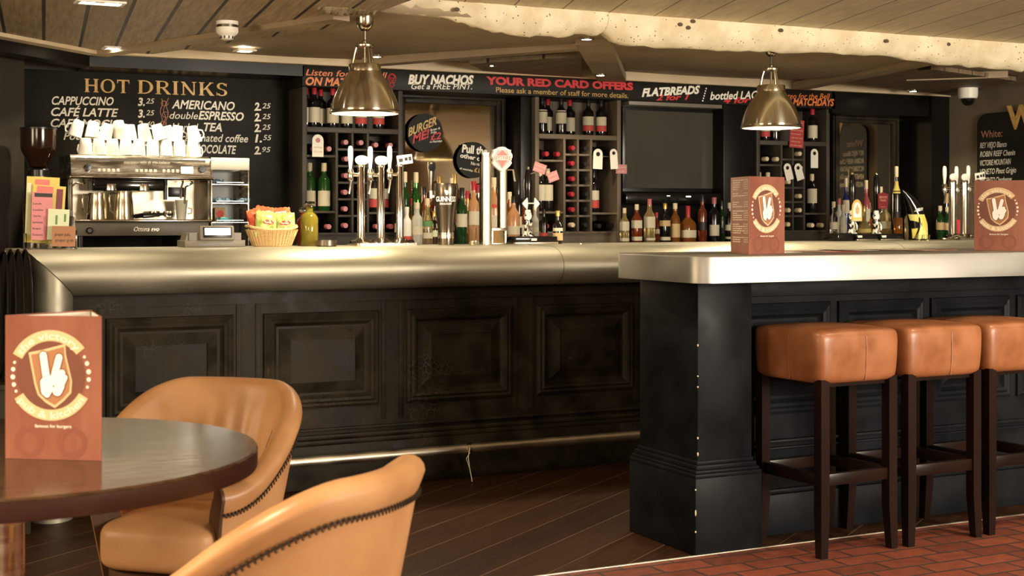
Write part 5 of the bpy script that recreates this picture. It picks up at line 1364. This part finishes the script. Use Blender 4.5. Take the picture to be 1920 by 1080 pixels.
leaflet('pink price list leaflet with a dark heading bar', 58, 97, 360, 450, .012, pinkpaper, [(.12,.98,.90,.98,labblack,None)]+[(.06,.45+.1*(i % 2),.74-.13*i,.78-.13*i,labblack,('Lunch','London','Take Five','Sandwiches','Burgers','Desserts')[i]) for i in range(6)], .03)
leaflet('pale green leaflet with small drawings, at the right of the stand', 88, 128, 392, 450, -.006, greenpaper, [(.35,.45,.5,.8,labgreen,None),(.75,.85,.6,.85,labgreen,None),(.3,.6,.2,.3,labblack,'PIMM')], .05)
leaflet('small brown card with handwriting, frontmost in the stand', 97, 141, 424, 462, -.042, kraft, [(.12,.80,.52,.66,labblack,'proper pubs,'),(.15,.92,.24,.38,labblack,'proper grub')], .02, 'handwritten_card')

# --- glossy black trays stacked on edge at the left end of the bar
GT = 'glossy black trays beside the left end of the bar'
tr0 = None
for i in range(7):
    p = Vector((.772-.034*i, 6.0, 0))
    lab = ['glossy black tray on edge against the left end of the bar','second glossy black tray out from the bar end','third glossy black tray out from the bar end','fourth glossy black tray out from the bar end','fifth glossy black tray out from the bar end','sixth glossy black tray out from the bar end','outermost glossy black tray of those standing left of the bar'][i]
    if tr0 is None:
        tr0 = thing('serving_tray', lab, 'tray', (p.x, 6.0, .60), rot=(0, 0, 0), group=GT)
        pts = [(.0,.20*math.cos(2*PI*j/40),.26+.26*math.sin(2*PI*j/40)) for j in range(40)]
        MB().tube(pts, .0045, 8, closed=True).build('rim', blackgl, tr0)
        MB().lathe([(0,-.002),(.99,-.002),(.99,.002),(0,.002)], 40, Matrix.Translation((.004,0,.26)) @ Matrix.Rotation(PI/2,4,'Y') @ Matrix.Diagonal((.258,.198,1,1))).build('disc', blackgl, tr0)
    else: dup(tr0, (p.x, 6.0, .60), label=lab, group=GT, rot=(0, .012*i, .0))
t = thing('waiter_station', 'dark low waiter station holding the black trays, left of the bar', 'cabinet', (.2, 6.02, 0))
MB().box(-.34,.57,-.2,.25,0,.575,.004).build('body', blackw, t); MB().box(-.36,.58,-.22,.27,.575,.598,.003).build('top', blackw, t)
# ================================================================== MENU CARDS
menub = mat('menu_print_brown', (.22,.07,.045), .45)
def ringarc(r0, r1, a0, a1, n=40):
    o = [(r1*math.cos(math.radians(a0+(a1-a0)*i/n)), r1*math.sin(math.radians(a0+(a1-a0)*i/n))) for i in range(n+1)]
    q = [(r0*math.cos(math.radians(a0+(a1-a0)*i/n)), r0*math.sin(math.radians(a0+(a1-a0)*i/n))) for i in range(n+1)]
    return o, q
def arctext(mb, body, r, a0, a1, cap, y, M, outside=True, bold=.01):
    vs, fs, (mn, mx) = tgeo(body, bold); hh = cap/CAPH; out = []
    for v in vs:
        f = (v[0]-mn)/(mx-mn); a_ = math.radians(a0+(a1-a0)*f); rr = r+v[1]*hh if outside else r-v[1]*hh
        out.append((rr*math.cos(a_), y, rr*math.sin(a_)))
    mb.add(out, fs, M)
def logo(parent, M, R):
    # disc, gold ring arcs with lettering, dots, shield and the two-finger hand
    y = -.0004
    mb = MB(); mb.flat([(R*.80*math.cos(2*PI*i/48), R*.80*math.sin(2*PI*i/48)) for i in range(48)], y, M); mb.build('emblem_disc', menud, parent, recalc=False)
    for a0, a1 in ((38,152),(212,330)):
        mb = MB()
        o, q = ringarc(R*.76, R, a0, a1)
        for i in range(40): mb.flat([o[i], o[i+1], q[i+1], q[i]][::-1], y-.0004, M)
        mb.build('emblem_ring', menug, parent, recalc=False)
    mb = MB()
    arctext(mb, 'the victory', R*.80, 148, 42, R*.15, y-.0008, M); mb.build('emblem_lettering', menul, parent, recalc=False); mb = MB(); arctext(mb, 'pub & kitchen', R*.955, 217, 326, R*.15, y-.0008, M, False)
    mb.build('emblem_lettering', menul, parent, recalc=False)
    mb = MB()
    for a_, s in ((162,.6),(172,.9),(183,1),(194,.9),(204,.6),(28,.6),(18,.9),(6,1),(-5,.9),(-16,.6)):
        cx_, cz_ = R*.89*math.cos(math.radians(a_)), R*.89*math.sin(math.radians(a_))
        mb.flat([(cx_+R*.055*s*math.cos(k*PI/5), cz_+R*.055*s*math.sin(k*PI/5)) for k in range(10)], y-.0004, M)
    mb.build('emblem_dots', menul, parent, recalc=False)
    sh = [(-.52,.50),(-.2,.56),(.18,.66),(.34,.70),(.36,.45),(.50,-.12),(.48,-.38),(.32,-.55),(.10,-.72),(-.12,-.60),(-.30,-.44),(-.38,-.2)]
    mb = MB(); mb.flat([(x*R, z*R) for x, z in sh], y-.0006, M); mb.build('emblem_shield_rim', menug, parent, recalc=False)
    mb = MB(); mb.flat([((x+.02)*R*.90-.012*R, (z)*R*.91) for x, z in sh], y-.0009, M); mb.build('emblem_shield', kraft, parent, recalc=False)
    def cap(mb, x0, z0, x1, z1, w_, yy, g=0):
        d = Vector((x1-x0, z1-z0)); L_ = d.length; a0 = math.atan2(d.y, d.x); P = []
        for k in range(9): a_ = a0-PI/2+PI*k/8; P.append(((x1+w_*math.cos(a_))*R, (z1+w_*math.sin(a_))*R))
        for k in range(9): a_ = a0+PI/2+PI*k/8; P.append(((x0+w_*math.cos(a_))*R, (z0+w_*math.sin(a_))*R))
        mb.flat(P, yy, M)
    segs = [(-.08,-.15,-.17,.44,.085),(.06,-.12,.20,.40,.08),(.20,-.06,.27,.06,.075),(.28,-.16,.34,-.04,.06),(-.10,-.14,.18,-.08,.11),(-.10,-.34,-.12,-.16,.12),(.16,-.34,.22,-.22,.11),(-.08,-.42,.0,-.28,.07)]
    mb = MB()
    for i, s in enumerate(segs): cap(mb, *s[:4], s[4]+.025, y-.0012-.00002*i)
    mb.build('emblem_hand_outline', menud, parent, recalc=False)
    mb = MB()
    for i, s in enumerate(segs): cap(mb, *s, y-.0016-.00002*i)
    mb.build('emblem_hand', china, parent, recalc=False)
def menu_card(lab, loc, rz, angs=(0, 75), w_=.21, h_=.297, flip=1):
    # folded card: front panel faces local -Y; a second panel folds back from its left edge
    t = thing('menu_card', lab, 'menu', loc, rz, 'folded wood-print menu cards')
    MB().box(-w_/2, w_/2, -.0007, .0007, 0, h_).build('front_panel', menuw, t)
    a_ = math.radians(120)
    Ml = Matrix.Translation((-w_/2,.0,0)) @ Matrix.Rotation(-a_, 4, 'Z') @ Matrix.Translation((-w_,0,0))
    MB().box(0, w_, -.0007, .0007, 0, h_, 0, Ml).build('side_panel', menuw, t)
    Mr = Matrix.Translation((w_/2,.0,0)) @ Matrix.Rotation(-math.radians(60), 4, 'Z')
    MB().box(-w_*.985, -.001, -.0007, .0007, .0, h_*.995, 0, Mr).build('rear_panel', menuw, t)
    MB().box(-w_*.97, -.004, -.0013, -.0008, .002, h_*.99, 0, Mr).build('rear_lining', paper, t)
    MB().box(.004, w_*.97, .0008, .0013, .002, h_*.99, 0, Ml).build('side_lining', paper, t)
    M = Matrix.Translation((-.005,-.0008,h_*.585)); logo(t, M, w_*.445)
    mb = MB(); mb.text(tgeo('famous for burgers', .015), -w_*.19, w_*.19, h_*.222, .0062, -.0012); mb.build('slogan', menul, t, recalc=False)
    for cx_ in (-.25,.2):
        mb = MB()
        o, q = ringarc(w_*.10, w_*.155, 0, 360)
        for i in range(40): mb.flat([(o[i][0]+cx_*w_, o[i][1]+h_*.12), (o[i+1][0]+cx_*w_, o[i+1][1]+h_*.12), (q[i+1][0]+cx_*w_, q[i+1][1]+h_*.12), (q[i][0]+cx_*w_, q[i][1]+h_*.12)][::-1], -.0010)
        mb.build('wood_ring_print', menub, t, recalc=False)
    # price list print on the side panel
    mb = MB(); rnd = random.Random(5)
    z = h_*.95
    while z > .03:
        if rnd.random() < .86:
            L_ = rnd.uniform(.25,.6); x = .12*w_
            while x < L_*w_+.1*w_:
                d = rnd.uniform(.012,.03); mb.flat([(x,z),(x+d,z),(x+d,z+.0035),(x,z+.0035)], -.0011, Ml); x += d+.004
            for q in (.74,.82,.90): mb.flat([(q*w_,z),(q*w_+.008,z),(q*w_+.008,z+.004),(q*w_,z+.004)], -.0011, Ml)
        z -= .0085
    mb.build('price_list', menul, t, recalc=False)
    return t
# two on the island, one at the frame edge, one on the table
def cardpos(px, d): return lp((px-960)/F*d, d, 1.1105)
def lp(lat, d, z=0): return Vector((d*SN+lat*CS, d*CS-lat*SN, z))
menu_card('folded wood-print menu card standing on the near end of the zinc island', cardpos(1438, 5.42), -YAW+math.radians(40))
menu_card('folded wood-print menu card on the island by the right triple tap', cardpos(1873, 5.98), -YAW-math.radians(36))
menu_card('menu card cut off by the right edge of the picture, on the island', cardpos(1962, 6.2), -YAW-math.radians(30))
# flat papers on the island
GM = 'flat leaflets lying on the zinc island'
for i, (X, Y, r_, m, lab) in enumerate([(3.72,4.66,.15,redpaper,'dark red leaflet lying flat on the island, leftmost of three'),(3.98,4.70,-.1,labblack,'black leaflet lying flat on the island, middle of three'),(4.2,4.62,.3,kraft,'brown leaflet lying flat on the island, beside the standing menu')]):
    t = thing('flat_leaflet', lab, 'leaflet', (X,Y,1.1105+.0008*i), r_, GM)
    MB().box(-.105,.105,-.148,.148,0,.0012).build('sheet', m, t); MB().box(-.08,.08,.07,.12,.0012,.0016).box(-.08,.03,-.10,.03,.0012,.0016).build('print', menul, t)

# ================================================================== BAR STOOLS
def make_stool(loc, rz, lab):
    t = thing('bar_stool', lab, 'bar stool', loc, rz, 'leather box stools along the island')
    H2 = .168
    def fn(v):
        x, y, z = v; f = 1+.018*(z/.1); b = .004*math.cos(x*8)*math.cos(y*8)
        return (x*f*(1+.02*math.cos(z*14)), y*f*(1+.02*math.cos(z*14)), z+(b*2 if z > .06 else 0))
    MB().soft(0,0,.735,.196,.196,.100,11,16,fn=fn).build('seat', leathers, t, 80, weld=True)
    # piping along the top edge and an upright seam on each face
    mb = MB(); pts = []
    for i in range(64):
        a_ = 2*PI*i/64; c_, s_ = math.cos(a_), math.sin(a_); q = (abs(c_)**9+abs(s_)**9)**(-1/9); pts.append((.1965*c_*q, .1965*s_*q, .812))
    mb.tube(pts, .0032, 6, closed=True); mb.build('piping', leathers, t)
    for k in range(4):
        Mx = Matrix.Rotation(PI/2*k,4,'Z'); MB().tube([(.02,-.1945,.645),(.02,-.2,.70),(.02,-.2025,.76),(.02,-.201,.81)], .002, 5, M=Mx).build('seam', leathers, t)
    mb = MB()
    for sx in (-1,1):
        for sy in (-1,1):
            T_ = .020; B_ = .016; mbl = MB()
            top = Vector((sx*H2, sy*H2, .655)); mid = Vector((sx*H2, sy*H2, .16)); bot = Vector((sx*(H2+.006), sy*(H2+.006), 0))
            vs = []
            for c_, hf in ((bot,B_),(mid,T_),(top,T_)): vs += [(c_.x+a_*hf, c_.y+b_*hf, c_.z) for a_, b_ in ((-1,-1),(1,-1),(1,1),(-1,1))]
            fs = [(3,2,1,0),(8,9,10,11)]+[(l*4+i,l*4+(i+1)%4,l*4+4+(i+1)%4,l*4+4+i) for l in range(2) for i in range(4)]
            mbl.add(vs, fs); es = [e for e in mbl.bm.edges if len(e.link_faces) == 2 and e.calc_face_angle(0) > .8]; bmesh.ops.bevel(mbl.bm, geom=es, offset=.002, segments=2, affect='EDGES', profile=.5)
            mbl.build('leg', mahog, t)
    for k, z in ((0,.285),(1,.285),(2,.285),(3,.285)):
        Mx = Matrix.Rotation(PI/2*k,4,'Z'); MB().box(-H2+.019, H2-.019, -H2-.012, -H2+.012, z-.022, z+.022, .002, Mx).build('stretcher', mahog, t)
    MB().box(-H2+.019, H2-.019, -H2+.0, H2-.0, .625, .652).build('seat_rail', mahog, t)
    return t
st = make_stool((3.477,4.302,0), math.radians(3), 'chestnut leather bar stool nearest the island pillar')
dup(st, (3.905,4.305,0), math.radians(1), 'second chestnut leather bar stool from the island pillar')
dup(st, (4.325,4.32,0), math.radians(2), 'third chestnut leather bar stool, cut by the right edge of the picture')

# ================================================================== ROUND TABLE
def lp(lat, d, z=0): return Vector((d*SN+lat*CS, d*CS-lat*SN, z))
TC = lp(-1.08, 3.0)
tb = thing('round_table', 'dark round wooden table with a reflective top, in the near left corner', 'table', TC)
MB().lathe([(0,.703),(.515,.703),(.528,.706),(.530,.712),(.530,.744)], 96).build('edge_band', edgewood, tb)
MB().lathe([(.5302,.743),(.5302,.746),(.527,.750),(0,.750)], 96).build('tabletop', tablewood, tb)
MB().tube([(0,0,.02),(0,0,.703)], .04, 24).lathe([(.12,.685),(.12,.703),(0,.703)], 24).build('column', steel, tb)
MB().lathe([(.25,0),(.25,.012),(.22,.02),(.06,.035),(.045,.05),(0,.05)], 48).build('base', steel, tb)
p = lp((100-960)/F*2.907, 2.907, .7505)
mc = menu_card('large wood-print menu card standing on the round table', p, -YAW-math.radians(8))
# ================================================================== TUB CHAIRS
def sstep(a, b, x): x = min(1, max(0, (x-a)/(b-a))); return x*x*(3-2*x)
def tub_chair(lab):
    t = thing('tub_chair', lab, 'armchair', (0,0,0), 0, 'tan leather tub chairs round the table')
    PH = math.radians(132); NC = 96
    R = .298
    def rad(a_): return R*(abs(math.cos(a_))**2.3+abs(math.sin(a_))**2.3)**(-1/2.3)
    def hgt(a_): return .797-.225*sstep(math.radians(26), math.radians(132), abs(a_))
    def thick(a_): return .058
    def scale(z): return .66+.35*((max(z,.25)-.25)/.56)
    def pt(a_, r_, z): return (r_*math.sin(a_), r_*math.cos(a_), z)
    cols_o, cols_i = [], []
    for i in range(NC+1):
        a_ = -PH+2*PH*i/NC; H_ = hgt(a_); r0 = rad(a_); th = thick(a_)
        ro = lambda z: r0*scale(z)
        out = []
        zseam = H_-.068
        for k in range(11):
            z = .26+(zseam-.26)*k/10; out.append(pt(a_, ro(z)*(1+.0), z))
        cols_o.append(out)
        inn = []
        # rolled rim from the seam over the top, then down the pleated inside to the seat
        pl = .0035*math.cos(a_*22) if abs(a_) < 1.25 else 0
        inn.append(pt(a_, ro(zseam)-.001, zseam)); inn.append(pt(a_, ro(zseam)+.004, zseam+.008))
        zc = H_-.03; rc = ro(zc)-th/2+.006
        for k in range(9):
            b_ = PI*k/8; inn.append(pt(a_, rc+(th/2+.002)*math.cos(b_), zc+.03*math.sin(b_)))
        for k in range(1,11):
            z = zc-(zc-.40)*k/10; inn.append(pt(a_, ro(z)-th-.016*math.sin(PI*k/10)+pl*math.sin(PI*k/10), z))
        cols_i.append(inn)
    def skin(cols, caps=True):
        mb = MB(); k = len(cols[0]); vs = [v for c_ in cols for v in c_]; fs = []
        for i in range(len(cols)-1):
            for j in range(k-1): fs.append((i*k+j, (i+1)*k+j, (i+1)*k+j+1, i*k+j+1))
        if caps:
            fs.append(tuple(range(k))); n_ = len(cols)-1; fs.append(tuple(n_*k+j for j in range(k))[::-1])
        mb.add(vs, fs); return mb
    skin(cols_o, False).build('back_shell', leather, t, 60)
    skin(cols_i, True).build('back_padding', leather, t, 60)
    # arm fronts: facing panels darkened in colour for the shade under the table
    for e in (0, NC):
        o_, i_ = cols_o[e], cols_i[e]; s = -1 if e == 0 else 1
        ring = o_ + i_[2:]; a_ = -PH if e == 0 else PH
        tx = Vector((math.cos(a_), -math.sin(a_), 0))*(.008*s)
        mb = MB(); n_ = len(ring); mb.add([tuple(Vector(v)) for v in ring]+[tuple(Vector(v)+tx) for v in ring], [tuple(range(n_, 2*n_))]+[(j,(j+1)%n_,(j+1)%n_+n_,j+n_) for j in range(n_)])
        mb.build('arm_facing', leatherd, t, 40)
    # heavy dark stitching just under the rim: a raised cord and the stitches across it
    mb = MB(); cord = []
    for i in range(NC+1):
        a_ = -PH+2*PH*i/NC; H_ = hgt(a_); z = H_-.069; cord.append(pt(a_, rad(a_)*scale(z)+.001, z))
    MB().tube(cord, .0022, 6).build('seam_cord', leatherd, t)
    NS = 120
    for i in range(NS):
        a_ = -PH+2*PH*(i+.5)/NS; H_ = hgt(a_); z = H_-.069
        q0 = Vector(pt(a_-.011, rad(a_)*scale(z)+.0045, z-.0055)); q1 = Vector(pt(a_+.011, rad(a_)*scale(z)+.0055, z+.0055)); mb.tube([q0, (q0+q1)/2+Vector(pt(a_,.0015,0)), q1], .0022, 5)
    mb.build('stitching', thread, t)
    # inside seams that end the pleated field
    for s in (-1, 1):
        a_ = s*1.27; pts_ = []
        for k in range(9):
            H_ = hgt(a_); zc = H_-.03; z = zc-(zc-.42)*k/8*.85; pts_.append(pt(a_, rad(a_)*scale(z)-.058-.016*math.sin(PI*k/10)-.001, z+.012))
        MB().tube(pts_, .0022, 5).build('inner_seam', leather, t)
    # seat cushion, underside and legs
    def fn(v):
        x, y, z = v; q = 1-.10*max(0,y/.24); return (x*q, y, z+.018*(1-(x/.24)**2)*(1-(y/.24)**2)*(1 if z > 0 else 0))
    MB().soft(0,-.02,.405,.170,.19,.062,5,18,fn=fn).build('seat_cushion', leather, t, 80, weld=True)
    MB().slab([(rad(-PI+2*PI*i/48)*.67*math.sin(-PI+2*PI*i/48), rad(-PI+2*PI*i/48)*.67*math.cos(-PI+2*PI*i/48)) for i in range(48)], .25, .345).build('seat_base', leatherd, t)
    for sx in (-1,1):
        for sy in (-1,1):
            MB().tube([(sx*.125, sy*.125, .27),(sx*.18, sy*.18, 0)], [.02,.013], 12).build('leg', mahog, t)
    return t
ch = tub_chair('tan leather tub chair behind the round table, its pleated inside facing the camera')
ch.location = lp(-.86, 3.74); ch.rotation_euler = (0,0,math.radians(-42))
c2 = dup(ch, lp(-.475, 2.66), math.radians(-138), 'tan leather tub chair seen from behind, in the near foreground')

# ================================================================== PARTS OF PARTS
NEST = {'pendant_lamp': {'shade': ['shade_lining','rim']}, 'tub_chair': {'back_shell': ['seam_cord','stitching'], 'back_padding': ['inner_seam']},
 'bar_stool': {'seat': ['piping','seam']}, 'menu_card': {'front_panel': ['emblem_','slogan','wood_ring_print'], 'side_panel': ['price_list','side_lining'], 'rear_panel': ['rear_lining']},
 'coffee_machine': {'control_panel': ['button','display','panel_lettering'], 'base_panel': ['script_lettering'], 'back_panel': ['badge_plate','sight_glass'], 'group_carrier': ['group_head']},
 'triple_beer_tap': {'column': ['badge','tap_valve','lever'], 'foot_plate': ['lettering']}, 'ale_tap': {'badge': ['badge_']}, 'stout_tap': {'lever': ['lever_badge'], 'body': ['lettering','harp_emblem','silver_band']},
 'hand_pump': {'pump_clip': ['clip_'], 'drip_box': ['name_plate']}, 'bar_counter': {'raised_panel': ['panel_moulding']}, 'bar_island': {'raised_panel': ['panel_moulding']},
 'till': {'display_housing': ['display_bezel','display']}, 'crisp_packet': {'packet': ['logo_','lettering']}, 'round_sign': {'disc': ['lettering']},
 'bottle_tag': {'card': ['neck_hole','lettering']}, 'smoke_detector': {'housing': ['vent_slots']}, 'price_card': {'card': ['print']}, 'leaflet': {'sheet': ['printed_panel','lettering']}}
base = lambda o: o.name.split('.')[0]
for t in [o for o in SC.objects if o.parent is None and base(o) in NEST]:
    kids = sorted(t.children, key=lambda o: o.name)
    for pn, cs in NEST[base(t)].items():
        ps = [k for k in kids if base(k) == pn]
        for cn in cs:
            ch_ = [k for k in kids if (base(k) == cn or (cn.endswith('_') and base(k).startswith(cn))) and k not in ps]
            for i, c_ in enumerate(ch_):
                if ps: c_.parent = ps[i] if len(ps) == len(ch_) else ps[-1 if cn == 'badge_print' else 0]
